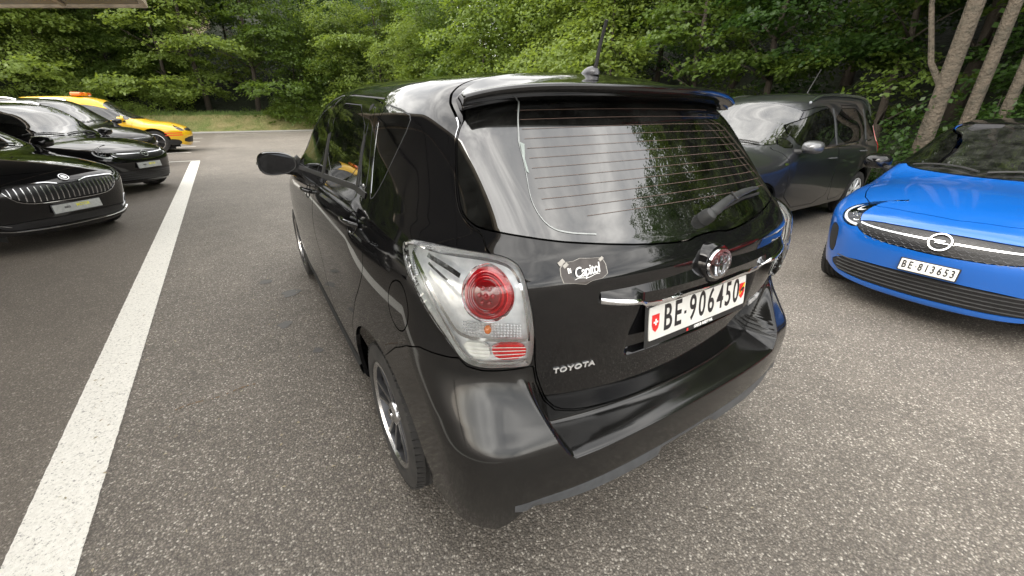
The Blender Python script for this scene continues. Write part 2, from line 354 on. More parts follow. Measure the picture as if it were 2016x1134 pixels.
class Roll:
    """unrolled coordinate round the rear (end=-1) or front (end=+1) of a body"""
    def __init__(s,cx,cy,r,end): s.cx,s.cy,s.r,s.end=cx,cy,r,end
    def to(s,P):
        x=np.abs(P[:,0]); y=P[:,1]*s.end; cy=s.cy*s.end   # distance outward grows with y'
        u=np.where((x<s.cx)&(y>cy),x,np.where(y<=cy,s.cx+s.r*np.pi/2+(cy-y),s.cx+s.r*np.arctan2(x-s.cx,np.maximum(y-cy,1e-6))))
        return np.stack([u,P[:,2]],1)
    def pt(s,F,u,z,off=0.0):
        u=np.asarray(u,float); z=np.asarray(z,float); sg=np.where(u<0,-1.,1.); a=np.abs(u)
        th=np.clip((a-s.cx)/s.r,0,np.pi/2); ox=np.where(a<s.cx,a,s.cx); ex=np.maximum(a-s.cx-s.r*np.pi/2,0)
        side=ex>0; ox=np.where(side,0.0,ox); oy=s.cy+np.where(side,-s.end*ex,0.0)
        d=np.stack([sg*np.sin(th),s.end*np.cos(th),0*th],-1); d=np.where(side[...,None],np.stack([sg,0*sg,0*sg],-1),d)
        o=np.stack([sg*ox,oy,z],-1); P=cast(F,o,d,-.1,1.6,19); Nn=grad(F,P)
        off=np.asarray(off,float); 
        return P+Nn*(off[...,None] if off.ndim else off),Nn
def shell(F,roll,poly,off=0.0,res=.006,sign=1,ex=0.0,bulge=0.0):
    """patch of the body surface inside a polygon in (u,z), lifted by off"""
    poly=np.array(poly); u0,z0=poly.min(0)-res*2; u1,z1=poly.max(0)+res*2
    us=np.arange(u0,u1+res,res); zs=np.arange(z0,z1+res,res); U,Z=np.meshgrid(us,zs,indexing='ij')
    f=sd_poly(np.stack([U.ravel(),Z.ravel()],1),poly)
    n,m_=U.shape; i=np.arange(n*m_).reshape(n,m_); a,b,c,d=i[:-1,:-1].ravel(),i[1:,:-1].ravel(),i[1:,1:].ravel(),i[:-1,1:].ravel()
    T=np.concatenate([np.stack([a,b,c],1),np.stack([a,c,d],1)])
    M2=(np.stack([U.ravel(),Z.ravel(),np.zeros(U.size)],1),np.tile([0,0,1.],(U.size,1)),T)
    keep=(f[T]<res*3).any(1); M2=(M2[0],M2[1],T[keep])
    Q,g=split(M2,f); Q=(np.concatenate([Q[0],g[:,None]],1),Q[1],Q[2]); Q=part_of((Q[0],Q[1],Q[2]),g)
    uv=Q[0]; h=off+bulge*np.sqrt(np.clip(-uv[:,3]/.04,0,1))
    P,Nn=roll.pt(F,uv[:,0]*sign,uv[:,1],h)
    if bulge: # slight re-tilt of normals at the rim comes from geometry
        T2=Q[2]; g_=np.cross(P[T2[:,1]]-P[T2[:,0]],P[T2[:,2]]-P[T2[:,0]]); s_=np.sign((g_*Nn[T2[:,0]]).sum(1).mean()); NN=np.zeros_like(P)
        for k in range(3): np.add.at(NN,T2[:,k],g_*s_)
        Nn=NN/(np.linalg.norm(NN,axis=1,keepdims=True)+1e-12)
    T2=Q[2]; g_=np.cross(P[T2[:,1]]-P[T2[:,0]],P[T2[:,2]]-P[T2[:,0]])
    if (g_*Nn[T2[:,0]]).sum()<0: T2=T2[:,::-1]
    M=(P,Nn,T2)
    return flange(M,ex) if ex else M
def wrap_tris(F,roll,V,T,u0,z0,off,rot=0,mir=1):
    """flat lettering (x right as seen from outside, y up, z out) laid on the surface"""
    c,s_=math.cos(rot),math.sin(rot); x=(V[:,0]*c-V[:,1]*s_)*mir; y=V[:,0]*s_+V[:,1]*c
    P,Nn=roll.pt(F,u0+x,z0+y,off+V[:,2]); 
    return P,T
def ribbon(F,roll,path,wd,off,thick=0.0):
    """narrow strip along a path [(u,z)...] on the surface"""
    P=np.array(path,float); t=np.gradient(P,axis=0); t/=np.linalg.norm(t,axis=1,keepdims=True)+1e-12; n=np.stack([-t[:,1],t[:,0]],1)*wd/2
    A,_=roll.pt(F,(P-n)[:,0],(P-n)[:,1],off); B,_=roll.pt(F,(P+n)[:,0],(P+n)[:,1],off); k=len(P)
    V=np.concatenate([A,B]); i=np.arange(k-1); T=np.concatenate([np.stack([i,i+1,i+1+k],1),np.stack([i,i+1+k,i+k],1)])
    return V,T

def wheel(parent,pos,rad,wid,side,rim=.215,style='double',face=None,hub=None):
    """a wheel with tyre, rim, spokes ; side=-1 outer face towards -x"""
    face=face or M_RIMF; hub=hub or M_RIM
    w_=empty('wheel',pos); w_.parent=parent
    h=wid/2; b=MB(); pr=[(rim,h*.80),(rim+.012,h*.97),(rim+.04,h*1.02),(rad-.035,h*.98),(rad-.012,h*.86),(rad-.002,h*.66)]
    tr=[]
    for g0 in (.52,.18,-.18,-.52): tr+= [(rad,h*(g0+.09)),(rad-.008,h*(g0+.07)),(rad-.008,h*(g0-.07)),(rad,h*(g0-.09))]
    pr=pr+tr+[(r_,-x_) for r_,x_ in pr[::-1]]
    b.lathe([(r_,x_*-side*-1) for r_,x_ in pr],72,'x'); ty=b.build('tyre',M_RUB,w_,angle=28)
    # tread blocks
    tb=MB()
    for k in range(64):
        a=2*math.pi*k/64
        for sx in(-1,1):
            M3=Matrix.Rotation(a,4,'X')@Matrix.Rotation(.25*sx,4,'Y'); c=Matrix.Rotation(a,4,'X')@Vector((sx*h*.76,0,rad-.010)); tb.box(c,(h*.3,.018,.012),M=M3)
    tb.build('tread_block',M_RUB,w_,smooth=False)['kind']='stuff'
    b=MB(); o=side*h
    b.lathe([(rim,o*.82),(rim+.006,o*.92),(rim-.004,o*.95),(rim-.012,o*.86),(rim-.014,o*.84)],64,'x'); b.build('rim',face if style!='cover' else M_SILVER,w_)
    b=MB(); b.lathe([(rim-.013,o*.85),(rim-.02,o*.35),(rim-.03,-o*.7)],64,'x'); b.build('rim_barrel',hub,w_)
    b=MB(); b.lathe([(0,o*.05),(rim-.03,o*.05)],40,'x'); b.lathe([(rim-.028,o*.1),(rim-.028,-o*.7)],40,'x'); b.build('brake_backing',M_DARK,w_)
    n=5 if style!='cover' else 9
    if style=='double':
        for k in range(n):
            for t in(-1,1):
                a=2*math.pi*k/n; mb=MB(); rows=[]
                for (r_,off_,wd,x_) in ((.045,.010,.022,.70),(.10,.020,.020,.74),(.16,.032,.020,.80),(rim-.010,.050,.026,.86)):
                    c0=np.array([r_,t*off_]); q=[]
                    for (uu,dx) in ((-wd*.5,-.18),(-wd*.42,0),(wd*.42,0),(wd*.5,-.18)): q.append((o*(x_+dx),*( (c0[0]*math.cos(a)-(c0[1]+uu)*math.sin(a)),(c0[0]*math.sin(a)+(c0[1]+uu)*math.cos(a)))))
                    rows.append(q)
                mb.grid(rows); mb.build('spoke',hub if style=='double' else face,w_,angle=20)
                mb=MB(); mb.grid([[(r0[1][0]+side*.0012,*r0[1][1:]),(r0[1][0]*.55+r0[2][0]*.45+side*.0012,r0[1][1]*.55+r0[2][1]*.45,r0[1][2]*.55+r0[2][2]*.45)] if t<0 else [(r0[1][0]*.45+r0[2][0]*.55+side*.0012,r0[1][1]*.45+r0[2][1]*.55,r0[1][2]*.45+r0[2][2]*.55),(r0[2][0]+side*.0012,*r0[2][1:])] for r0 in rows]); mb.build('spoke_face',face,w_)
                rows2=[[(p[0]-side*.012,p[1],p[2]) for p in (r0[0],r0[3])] for r0 in rows]
            mb=MB(); rows=[]
            for (r_,wd) in ((.05,.012),(.10,.022),(.16,.042),(rim-.01,.075)):
                rows.append([(o*.56,r_*math.cos(a)-uu*math.sin(a),r_*math.sin(a)+uu*math.cos(a)) for uu in(-wd*.5-.012,0,wd*.5+.012)])
            mb.grid(rows); mb.build('spoke_web',hub,w_)
    else:
        for k in range(n):
            a=2*math.pi*k/n; mb=MB(); rows=[]
            for (r_,wd,x_) in ((.04,.05,.80),(.10,.055,.88),(.16,.062,.86),(rim-.008,.08,.80)):
                rows.append([(o*(x_+dx),r_*math.cos(a)-uu*wd*math.sin(a),r_*math.sin(a)+uu*wd*math.cos(a)) for uu,dx in((-.5,-.1),(-.38,0),(.38,0),(.5,-.1))])
            mb.grid(rows); mb.build('spoke',M_SILVER if style=='cover' else face,w_,angle=25)
    b=MB(); b.lathe([(0,o*.90),(.018,o*.90),(.028,o*.86),(.05,o*.78),(.056,o*.55)],30,'x'); b.build('hub_cap',face,w_)
    b=MB(); b.lathe([(0,o*.93),(.022,o*.93),(.026,o*.88)],24,'x'); b.build('hub_badge',M_CHROME,w_)
    return w_

def car_common(root,s,F,M,panels,body_mat,gap=.004,depth=.012,body_name='body_shell',arch=True):
    """split the body surface into panels; each panel=(name, polygon in a projection, projection, condition, material)"""
    V,Nn,T=M
    # wheel arches
    if arch:
        for (ya,ra) in s['arches']:
            d=np.hypot(M[0][:,1]-ya,M[0][:,2]-s['rad'])-ra
            f=np.where(np.abs(M[0][:,0])>.45,d,1.0); M,f=split(M,f); M=part_of(M,f,False)
    made={}
    for (name,poly,proj,cond,mt) in panels:
        P=M[0]; c=cond(P,M[1]); f=np.full(len(P),1.0)
        if c.any(): f[c]=sd_poly(proj(P[c]),np.array(poly))
        g=gap/2
        M,f1=split(M,f+g); inner=part_of(M,f1); M=part_of(M,f1,False)
        P=M[0]; c=cond(P,M[1]); f=np.full(len(P),1.0)
        if c.any(): f[c]=sd_poly(proj(P[c]),np.array(poly))
        M,f2=split(M,f-g); M=part_of(M,f2,False)
        if len(inner[2]): 
            if mt is not None:
                L=inner[0][inner[2]][:,:,0].mean(1); sides=[('',None)]
                both=(np.abs(inner[0][:,0]).min()>.3)
                for sg in ((-1,1) if both else (0,)):
                    K=inner if sg==0 else compact((inner[0],inner[1],inner[2][L*sg>0]))
                    if len(K[2]): made.setdefault(name,[]).append(addM(name,flange(K,depth),mt,root))
    if s.get('roofmat'):
        P=M[0]; f=s['roofz']+.10*sstep(1.2,2.3,P[:,1])*0-P[:,2]; f=np.where((P[:,1]>2.16)|(P[:,2]<.8),1.0,f); M,f=split(M,f); K2=part_of(M,f); M=part_of(M,f,False); addM('roof_panel',flange(K2,depth),s['roofmat'],root)
    K=flange(M,depth*1.3); made[body_name]=[addM(body_name,K,body_mat,root)]
    # wheel housings and underbody
    for (ya,ra) in s['arches']:
        for sg in(-1,1):
            b=MB()
            rows=[[(sg*xx,ya+(ra+.012)*math.cos(t),s['rad']+(ra+.012)*math.sin(t)) for xx in(.45,.60,s['hw']-.14)] for t in np.linspace(-.08,math.pi+.08,28)]
            b.grid(rows)
            b.put([(sg*.45,ya-ra,.1),(sg*.45,ya+ra,.1),(sg*.45,ya+ra,s['rad']+ra),(sg*.45,ya-ra,s['rad']+ra)],[(0,1,2,3)]); b.build('wheel_housing',M_DARK,root)
    b=MB(); y0,y1=s['ends']; y0+=.22; y1-=.3; b.box((0,(y0+y1)/2,.30),(.95,y1-y0,.05)); 
    y1-=.32; ys_=sorted([y0]+[a for (ya,ra) in s['arches'] for a in (ya-ra-.02,ya+ra+.02)]+[y1])
    for i in range(0,len(ys_),2): b.box((0,(ys_[i]+ys_[i+1])/2,.302),(1.42,ys_[i+1]-ys_[i],.05))
    b.build('underbody',M_DARK,root,smooth=False)
    return made
def seats(root,y0,y1,hw,z=.42,rows=2,belt=1.0):
    for r_ in range(rows):
        yy=y1-(y1-y0)*r_/max(rows-1,1)
        for sx in(-1,1):
            b=MB(); b.box((sx*hw*.48,yy,z),(.5,.52,.16),bev=.05); 
            M3=Matrix.Rotation(R(14),4,'X'); b.box((sx*hw*.48,yy-.33,z+.36),(.48,.13,.62),bev=.05,M=M3)
            b.box((sx*hw*.48,yy-.42,z+.80),(.27,.10,.18),bev=.04,M=M3); b.build('seat',M_SEAT,root)
    b=MB(); b.box((0,y1+.52,belt-.20),(hw*1.5,.34,.14),bev=.05); b.build('dashboard',M_DARK,root)
    b=MB(); b.lathe([(.18,-.012),(.195,0),(.18,.012),(.168,0),(.18,-.012)],28,'y',c=(-hw*.45,y1+.30,belt-.12)); b.build('steering_wheel',M_DARK,root)

# ------------------------------------------------------------------ the black people carrier in the foreground
yz=lambda P:P[:,[1,2]]
absxz=lambda P:np.stack([np.abs(P[:,0]),P[:,2]],1)
def verso():
    import time; t0=time.time()
    s=dict(W=[(.15,.84),(.3,.868),(.5,.888),(.65,.893),(.85,.888),(1.0,.872),(1.1,.845),(1.2,.805),(1.35,.752),(1.5,.688),(1.62,.62)],
        Rt=[(.5,-.705),(.62,-.71),(.8,-.73),(1.0,-.747),(1.08,-.745),(1.14,-.715),(1.2,-.66),(1.35,-.515),(1.5,-.375),(1.6,-.285)],
        Rb=[(.15,-.62),(.22,-.69),(.3,-.755),(.45,-.795),(.565,-.803),(.62,-.797),(.7,-.770),(.8,-.748),(.9,-.73),(1.0,-.71)],
        T=[(-.45,1.545),(-.3,1.578),(-.1,1.61),(.3,1.627),(.9,1.634),(1.4,1.612),(1.8,1.535),(2.2,1.33),(2.6,1.12),(2.8,1.035),(3.1,.97),(3.4,.86),(3.6,.72)],
        Fr=[(.15,3.45),(.3,3.6),(.5,3.665),(.7,3.64),(.9,3.5),(1.1,3.3)],
        taper=(.055,.16,.14,.05),ends=(-.8,3.7),edge=(.578,.27),crown=(.035,.015),bowf=(.22,.06),wsbow=.08,belt=1.05,cowl=2.8,
        kr=lambda z:.15+.07*sstep(.6,1.1,z)-.12*sstep(1.1,1.45,z),kf=.35,kt=.10,
        bot=lambda x,y:.255+.165*sstep(.77,.64,x)*sstep(-.05,-.35,y),
        extra=lambda x,z:.022*sstep(.318,.295,x)*sstep(.812,.835,z)*sstep(1.03,1.0,z),
        line=(.86,.0,.0) and None,arches=((0,.388),(2.78,.388)),rad=.32,hw=.895,skel=(1.15,2.7),zc=.75,deep=True)
    F=make_surface(s); root=empty('black_minivan',label='black people carrier seen from behind with white plate reading BE 906 450, nearest car',cat='car')
    xh=np.concatenate([np.arange(0,.46,.0125),np.arange(.46,.80,.0045),np.arange(.80,1.001,.0125)]); xs=np.concatenate([-xh[:0:-1],xh]); ys=np.concatenate([np.arange(-1.0,.35,.0125),np.arange(.35,3.9,.03)])
    zs=np.concatenate([np.arange(.12,.50,.014),np.arange(.50,.70,.006),np.arange(.70,.92,.0065),np.arange(.92,1.72,.0115)])
    M=body_mesh(F,s,xs,ys,zs)
    ro=Roll(.50,-.30,.40,-1)
    light=chaikin([(1.165,1.143),(1.033,1.153),(.868,1.155),(.762,1.155),(.703,1.153),(.662,1.140),(.646,1.120),(.636,1.076),(.624,1.013),(.615,.944),(.618,.856),(.640,.852),(.707,.857),(.759,.856),(.803,.862),(.833,.878),(.868,.920),(.934,.983),(1.010,1.036),(1.078,1.062),(1.15,1.108)],2)
    s_light=light
    glass_=chaikin([(-.3,1.142),(-.10,1.140),(-.05,1.149),(.05,1.149),(.10,1.140),(.26,1.151),(.426,1.170),(.578,1.190),(.669,1.199),(.775,1.207),(.824,1.214),(.880,1.234),(.921,1.266),(.986,1.345),(1.063,1.412),(1.15,1.478),(1.16,1.50),(1.0,1.53),(.5,1.55),(-.3,1.56)],1)
    # tailgate outline in unrolled coordinates
    gate=chaikin([(-.5,.632),(0,.630),(.30,.633),(.44,.642),(.515,.668),(.56,.715),(.592,.79),(.608,.85),(.613,.94),(.634,1.06),(.665,1.13),(.757,1.157),(.778,1.197),(.83,1.207),(.888,1.230),(.932,1.262),(.997,1.342),(1.072,1.408),(1.15,1.468),(1.235,1.52),(1.28,1.565),(1.30,1.60),(1.0,1.75),(-.5,1.75)],1)
    rear=lambda P,Nn:(P[:,1]<.1)&(P[:,2]>.5)
    ul=lambda P:ro.to(P)
    # body side openings (y,z)
    gd=[
     ('side_window',chaikin([(1.13,1.508),(1.45,1.452),(1.80,1.32),(2.18,1.13),(2.15,1.112),(1.55,1.137),(1.03,1.168)],1),M_MGLASS),
     ('side_window',chaikin([(.99,1.512),(.36,1.497),(.285,1.215),(.89,1.180)],1),M_DGLASS),
     ('quarter_window',chaikin([(.318,1.494),(.272,1.492),(.128,1.226),(.246,1.218)],1),M_DGLASS),
     ('quarter_window',chaikin([(.23,1.510),(-.055,1.478),(-.09,1.45),(-.04,1.345),(.02,1.245),(.075,1.192),(.10,1.215)],1),M_DGLASS),
    ]
    sidec=lambda P,Nn:(np.abs(P[:,0])>.45)&(P[:,1]>-.45)&(P[:,2]>.2)
    rdoor=chaikin([(1.05,1.555),(.24,1.525),(.19,1.45),(.165,1.40),(.135,1.305),(.085,1.20),(.078,1.12),(.045,1.04),(.04,.95),(.10,.865),(.19,.78),(.25,.70),(.33,.61),(.395,.50),(.42,.36),(.90,.33),(.955,.50),(1.0,.72),(1.13,.81),(1.15,.92),(1.13,1.0),(1.06,1.15),(1.03,1.3)],1)
    fdoor=chaikin([(1.06,1.55),(1.45,1.50),(1.85,1.35),(2.25,1.13),(2.32,1.05),(2.30,.6),(2.22,.35),(.905,.33),(.96,.50),(1.006,.72),(1.136,.81),(1.156,.92),(1.136,1.0),(1.066,1.15),(1.036,1.3)],1)
    fuel=[(-.284+.075*math.cos(a),.943+.078*math.sin(a)) for a in np.linspace(0,2*np.pi,40,endpoint=False)]
    # bumper: below the seam line, behind the arch
    bump=np.array([(-.6,.2),(-.6,.612),(0,.606),(.30,.616),(.465,.634),(.537,.66),(.583,.718),(.608,.80),(.628,.861),(.70,.862),(.77,.861),(.81,.868),(.845,.888),(.86,.884),(.913,.880),(.987,.874),(1.071,.845),(1.167,.79),(1.24,.73),(1.291,.69),(1.36,.60),(1.30,.2)])
    bump=np.array([(-.6,.2),(-.6,.6255),(0,.6255),(.30,.6285),(.448,.638),(.521,.663),(.567,.713),(.600,.79),(.613,.848),(.70,.848),(.765,.848),(.812,.856),(.838,.876),(.862,.872),(.917,.869),(.992,.866),(1.079,.836),(1.179,.782),(1.25,.725),(1.311,.677),(1.50,.52),(1.50,.2)])
    panels=[('side_window',p,yz,sidec,mt) if 'side'==n[:4] else ('quarter_window',p,yz,sidec,mt) for n,p,mt in gd]
    panels+=[('rear_door',rdoor,yz,sidec,M_BLACK),('front_door',fdoor,yz,sidec,M_BLACK),('fuel_flap',fuel,yz,sidec,M_BLACK),
      ('tail_light_opening',light,ul,rear,None),('rear_window',glass_,ul,rear,M_RGLASS),('tailgate',gate,ul,lambda P,Nn:(P[:,1]<.3)&(P[:,2]>.5),M_BLACK),
      ('rear_bumper',bump,ul,lambda P,Nn:(P[:,1]<-.02)&(P[:,2]<.95),M_BUMPER),
      ('windscreen',chaikin([(-.3,1.10),(.55,1.12),(.72,1.13),(.70,1.20),(.56,1.50),(.50,1.56),(-.3,1.60)],1),absxz,lambda P,Nn:(P[:,1]>1.3)&(Nn[:,2]>.35),M_WGLASS),
      ('bonnet',chaikin([(-.3,2.72),(.5,2.68),(.74,2.5),(.73,3.0),(.62,3.3),(.4,3.45),(-.3,3.52)],1),lambda P:np.stack([np.abs(P[:,0]),P[:,1]],1),lambda P,Nn:(Nn[:,2]>.45)&(P[:,1]>2.0)&(P[:,2]>.6),M_BLACK),
      ('headlight',chaikin([(.50,.66),(.56,.84),(.80,.96),(1.05,1.0),(.95,.80),(.80,.70)],1),lambda P:Roll(.50,3.2,.40,1).to(P),lambda P,Nn:(P[:,1]>2.8)&(P[:,2]>.5),M_LENS),
      ('front_grille',chaikin([(-.3,.30),(.45,.30),(.55,.42),(.48,.56),(-.3,.62)],1),absxz,lambda P,Nn:P[:,1]>3.2,M_DARK)]
    parts=car_common(root,s,F,M,panels,M_BLACK,gap=.0045,depth=.014)
    # window surround (black rubber) and belt moulding
    b=[]
    def side_ribbon(path,wd,off,mt,name,sg,lab=None):
        p=np.array(path,float); t=np.gradient(p,axis=0); t/=np.linalg.norm(t,axis=1,keepdims=True); n=np.stack([-t[:,1],t[:,0]],1)*wd/2
        rows=[]
        for q,o_ in((p-n,0),(p-n*.8,off),(p+n*.8,off),(p+n,0)):
            o=np.stack([np.zeros(len(q)),q[:,0],q[:,1]],1); P=cast(F,o,np.tile([sg,0,0.],(len(q),1)),0,1.2); Nn=grad(F,P); rows.append(P+Nn*(o_-.0005))
        k=MB().grid([[tuple(v) for v in r_] for r_ in rows]); ob=k.build(name,mt,root)
        return ob
    for sg in(-1,1):
        side_ribbon([(.135,1.198),(.30,1.206),(.9,1.170),(1.5,1.130),(2.1,1.085)],.024,.004,M_DARK,'belt_moulding',sg)
        side_ribbon([(.345,1.50),(.30,1.35),(.262,1.212)],.030,.004,M_DARK,'window_divider',sg)
        side_ribbon([(1.06,1.52),(.99,1.35),(.96,1.165)],.075,.003,M_DARK,'door_pillar_cover',sg)
        side_ribbon([(.21,1.513),(.18,1.44),(.155,1.38),(.125,1.30),(.09,1.215)],.0022,.0012,M_CHROME,'door_edge_highlight',sg)  # chrome hairline stands in for the highlight on the door edge
        side_ribbon([(.24,1.522),(.45,1.530),(.75,1.541),(1.06,1.545),(1.25,1.528),(1.45,1.492),(1.65,1.43),(1.85,1.345),(2.22,1.15)],.006,.0015,M_DARK,'roof_gutter_strip',sg)
        side_ribbon([(.42,.30),(.9,.285),(1.6,.285),(2.35,.30)],.06,.012,M_DARK,'sill_strip',sg)
    for sg in(-1,1):
        for n_,p_,_m in gd: side_ribbon(list(p_)+[p_[0]],.0035,.0012,M_GREYPL,'window_seal',sg)
    # thin chrome lines put in as the highlight along the tailgate gap
    for sg in (-1,1):
        g=chaikin([(.760,1.160),(.770,1.190),(.80,1.2015),(.832,1.2065),(.890,1.2295),(.934,1.2615),(.999,1.3415),(1.074,1.4075),(1.152,1.4675)],2,False)
        V,T=ribbon(F,ro,[(q[0]*sg,q[1]) for q in g],.0026,.0022); add('tailgate_highlight',V,T,M_CHROME,root)
    # ---- tail lights
    for sg in(-1,1):
        tl=empty('tail_light'); tl.parent=root; tl['label']='clear tail light with round red lamp on the left corner' if sg<0 else 'clear tail light on the right corner'
        Mh=shell(F,ro,light*1.0,-.026,.006,sg); 
        hz=Mh; T2=hz[2]; add('light_housing',hz[0],T2,M_SILVER,tl,True,hz[1])
        e_=MB(); k=len(light); A,_=ro.pt(F,light[:,0]*sg,light[:,1],.001); B,_=ro.pt(F,light[:,0]*sg,light[:,1],-.027)
        e_.v=[tuple(v) for v in A]+[tuple(v) for v in B]; e_.f=[(i,(i+1)%k,k+(i+1)%k,k+i) for i in range(k)]; e_.build('light_housing_wall',M_SATIN,tl)
        Ml=shell(F,ro,light,.006,.006,sg,ex=.016,bulge=.024); addM('light_cover',Ml,M_LENS,tl)
        c0,z0=.752,1.062
        def disc(r0,r1,off0,off1,name,mt,n=48,k=6,dome=0):
            rows=[]
            for j in range(k+1):
                t=j/k; r_=r0+(r1-r0)*t; rows.append([(r_*1.03*math.cos(a),r_*.96*math.sin(a),off0+(off1-off0)*t+dome*(1-t*t)) for a in np.linspace(0,2*np.pi,n,endpoint=False)])
            A_=np.array(rows); P,_=ro.pt(F,(c0+A_[...,0])*sg,z0+A_[...,1],A_[...,2])
            MB().grid([[tuple(v) for v in r_] for r_ in P],closed=True).build(name,mt,tl)
        disc(.0005,.0715,-.004,-.012,'brake_lamp',M_RED,k=8,dome=.004)
        disc(.0715,.0775,-.0115,-.004,'lamp_ring',M_CHROME,k=2)
        disc(.0775,.081,-.004,-.020,'lamp_ring',M_CHROME,k=2)
        for k_ in range(4): disc(.040+.006*k_,.0425+.006*k_,-.0015,-.0035,'lens_ridge',M_REDL if k_%2 else M_REDD,k=1)
        disc(.0005,.036,-.0025,-.0045,'lamp_well',M_REDD,k=3,dome=.002)
        for k_ in range(7):
            a=k_*math.pi/3; rr=.020 if k_<6 else 0
            P,_=ro.pt(F,np.array([(c0+rr*math.cos(a))*sg]),np.array([z0+rr*math.sin(a)]),.0005); MB().sphere(tuple(P[0]),.0065,10,6).build('lamp_emitter',M_RED,tl)
        # lower fog block with ribs
        poly=chaikin([(.637,.872),(.728,.876),(.742,.920),(.634,.918)],1); Mr=shell(F,ro,poly,-.008,.006,sg,ex=.012); addM('reverse_reflector',Mr,M_REDL,tl)
        poly=chaikin([(.738,.874),(.80,.878),(.838,.920),(.750,.924)],1); Mr=shell(F,ro,poly,-.010,.006,sg,ex=.012); addM('reverse_lamp',Mr,M_SATIN,tl)
        for k_ in range(4):
            z_=.880+.0105*k_; V,T=ribbon(F,ro,[(q*sg,z_) for q in np.linspace(.636,.795+.01*k_,12)],.0022,-.0045); add('reflector_rib',V,T,M_WHITE,tl)
        # chrome sweep dividing lamp from side band
        for pth,wd,mt_ in (([(1.12,1.118),(1.0,1.075),(.93,1.030),(.885,.99),(.855,.952),(.82,.936),(.74,.932),(.635,.934)],.010,M_CHROME),([(1.10,1.105),(.99,1.055),(.92,1.00),(.875,.945),(.845,.902),(.80,.872),(.72,.865),(.64,.863)],.006,M_CHROME),
                       ([(1.10,1.140),(1.0,1.138),(.88,1.143),(.77,1.146),(.69,1.138),(.662,1.115),(.648,1.07),(.636,1.0),(.628,.93)],.007,M_CHROME),([(1.02,1.125),(.90,1.112),(.845,1.10)],.011,M_CHROME),([(1.0,1.108),(.92,1.092),(.865,1.075)],.006,M_CHROME),([(.98,1.09),(.90,1.06),(.86,1.04)],.012,M_SATIN)):
            g=chaikin(pth,2,False); V,T=ribbon(F,ro,[(q[0]*sg,q[1]) for q in g],wd,-.007); add('light_trim',V,T,mt_,tl)
        # faceted reflector under the round lamp, amber bulb in its middle
        fb=MB(); q=np.array([((.655+.0092*i),(.941+.0088*j)) for i in range(20) for j in range(5)]); q=q[(np.hypot(q[:,0]-c0,(q[:,1]-z0)/.93)>=.083)&(np.abs(q[:,0]-.750)>=.012)]
        P,_=ro.pt(F,q[:,0]*sg,q[:,1],-.014)
        for p_ in P: fb.box(tuple(p_),(.006,.006,.006),bev=.002)
        fo=fb.build('reflector_facets',M_SILVER,tl,smooth=False); fo['kind']='stuff'
        P,_=ro.pt(F,np.array([.750*sg]),np.array([.962]),-.012); MB().sphere(tuple(P[0]),(.010,.010,.013),12,8).build('indicator_bulb',M_AMBER,tl)
        # tooth edge at the tip
        tb=MB(); t=np.arange(14)/13; P,_=ro.pt(F,(1.12-.06*t+.02*np.sin(t*3))*sg,1.13-.065*t,-.012)
        for p_ in P: tb.box(tuple(p_),(.008,.016,.0035),bev=.001)
        to=tb.build('reflector_facets',M_CHROME,tl,smooth=False); to['kind']='stuff'
    # ---- spoiler
    n=61; rows=[]
    for i in range(n):
        x=-.630+1.26*i/(n-1); t=abs(x)/.630
        yl=-.445+.110*t**2.2; zl=1.560-.036*t**5
        y0_=-.12-.10*t**4; y1_=-.25-.03*t; zz_=cast(F,np.array([[x*.93,y0_,1.0],[x*.95,y1_,1.0]]),np.array([[0,0,1.]]*2),0,1)[:,2]; z0_=zz_[0]+.0015; z1_=zz_[1]+.006; z1_=z1_*(1-t**6)+max(z1_,zl+.004)*t**6 if t<.98 else max(z1_,zl+.002)
        yu=-.366+.052*t*t; zu=1.512-.030*t**5
        rows.append([(x,y0_,z0_),(x,(y0_+y1_)/2,(z0_+z1_)/2+.004*(1-t**6)),(x,y1_,z1_),(x,(yl+y1_)/2,(zl+z1_)/2+.006),(x,yl+.03,zl+.004),(x,yl+.006,zl+.001),(x,yl,zl-.005),(x,yl+.005,zl-.020),(x,yl+.028,zl-.034+.006*t**6),(x,(yl+yu)/2+.012,(zl+zu)/2-.012+.006*t**6),(x,yu,zu),(x,yu+.10,zu+.01)])
    rows=[[(p[0]*(1-.075*float(sstep(-.40,-.14,p[1]))),p[1],p[2]) for p in r_] for r_ in rows]
    rows=[rows[0]]+rows+[rows[-1]]; n+=2
    sp=MB().grid(rows); L=len(rows[0]); sp.f+= [tuple(range(L)),tuple((n-1)*L+k for k in range(L))[::-1]]
    so_=sp.build('roof_spoiler',M_BLACK,root,angle=60); md=so_.modifiers.new('sub','SUBSURF'); md.levels=md.render_levels=1
    # high brake light strip under the spoiler
    MB().box((0,-.375,1.528),(.34,.02,.014),bev=.004).build('high_brake_light',M_REDD,root)
    # ---- rear window prints
    for k_ in range(12):
        z_=1.228+.0235*k_; w0=.52-.10*(k_/11)**2; w1=-.52+.06*(k_/11)+(.12 if k_==0 else 0)
        uu=np.linspace(w1,w0,60)
        V,T=ribbon(F,ro,[(q,z_-.010*(q/.6)**2+.006) for q in uu],.0009,.0015); add('defroster_line',V,T,M_FIL,root)
    arc=chaikin([(-.435,1.51),(-.47,1.465),(-.50,1.40),(-.535,1.335),(-.56,1.285),(-.555,1.25),(-.53,1.215),(-.48,1.197),(-.40,1.188)],2,False)
    V,T=ribbon(F,ro,arc,.0032,.0016); add('defroster_border',V,T,mat('border_print',(.30,.315,.31),.5),root)
    V,T=ribbon(F,ro,[(-.489,1.405),(-.507,1.37),(-.522,1.335)],.012,.0014); add('antenna_connector',V,T,mat('connector_print',(.26,.30,.28),.5),root)
    # ---- wiper
    M_WIPER=mat('wiper_plastic',(.014,.015,.016),.5,noise=(30,(.035,.036,.036),1)); wp=empty('rear_wiper'); wp.parent=root
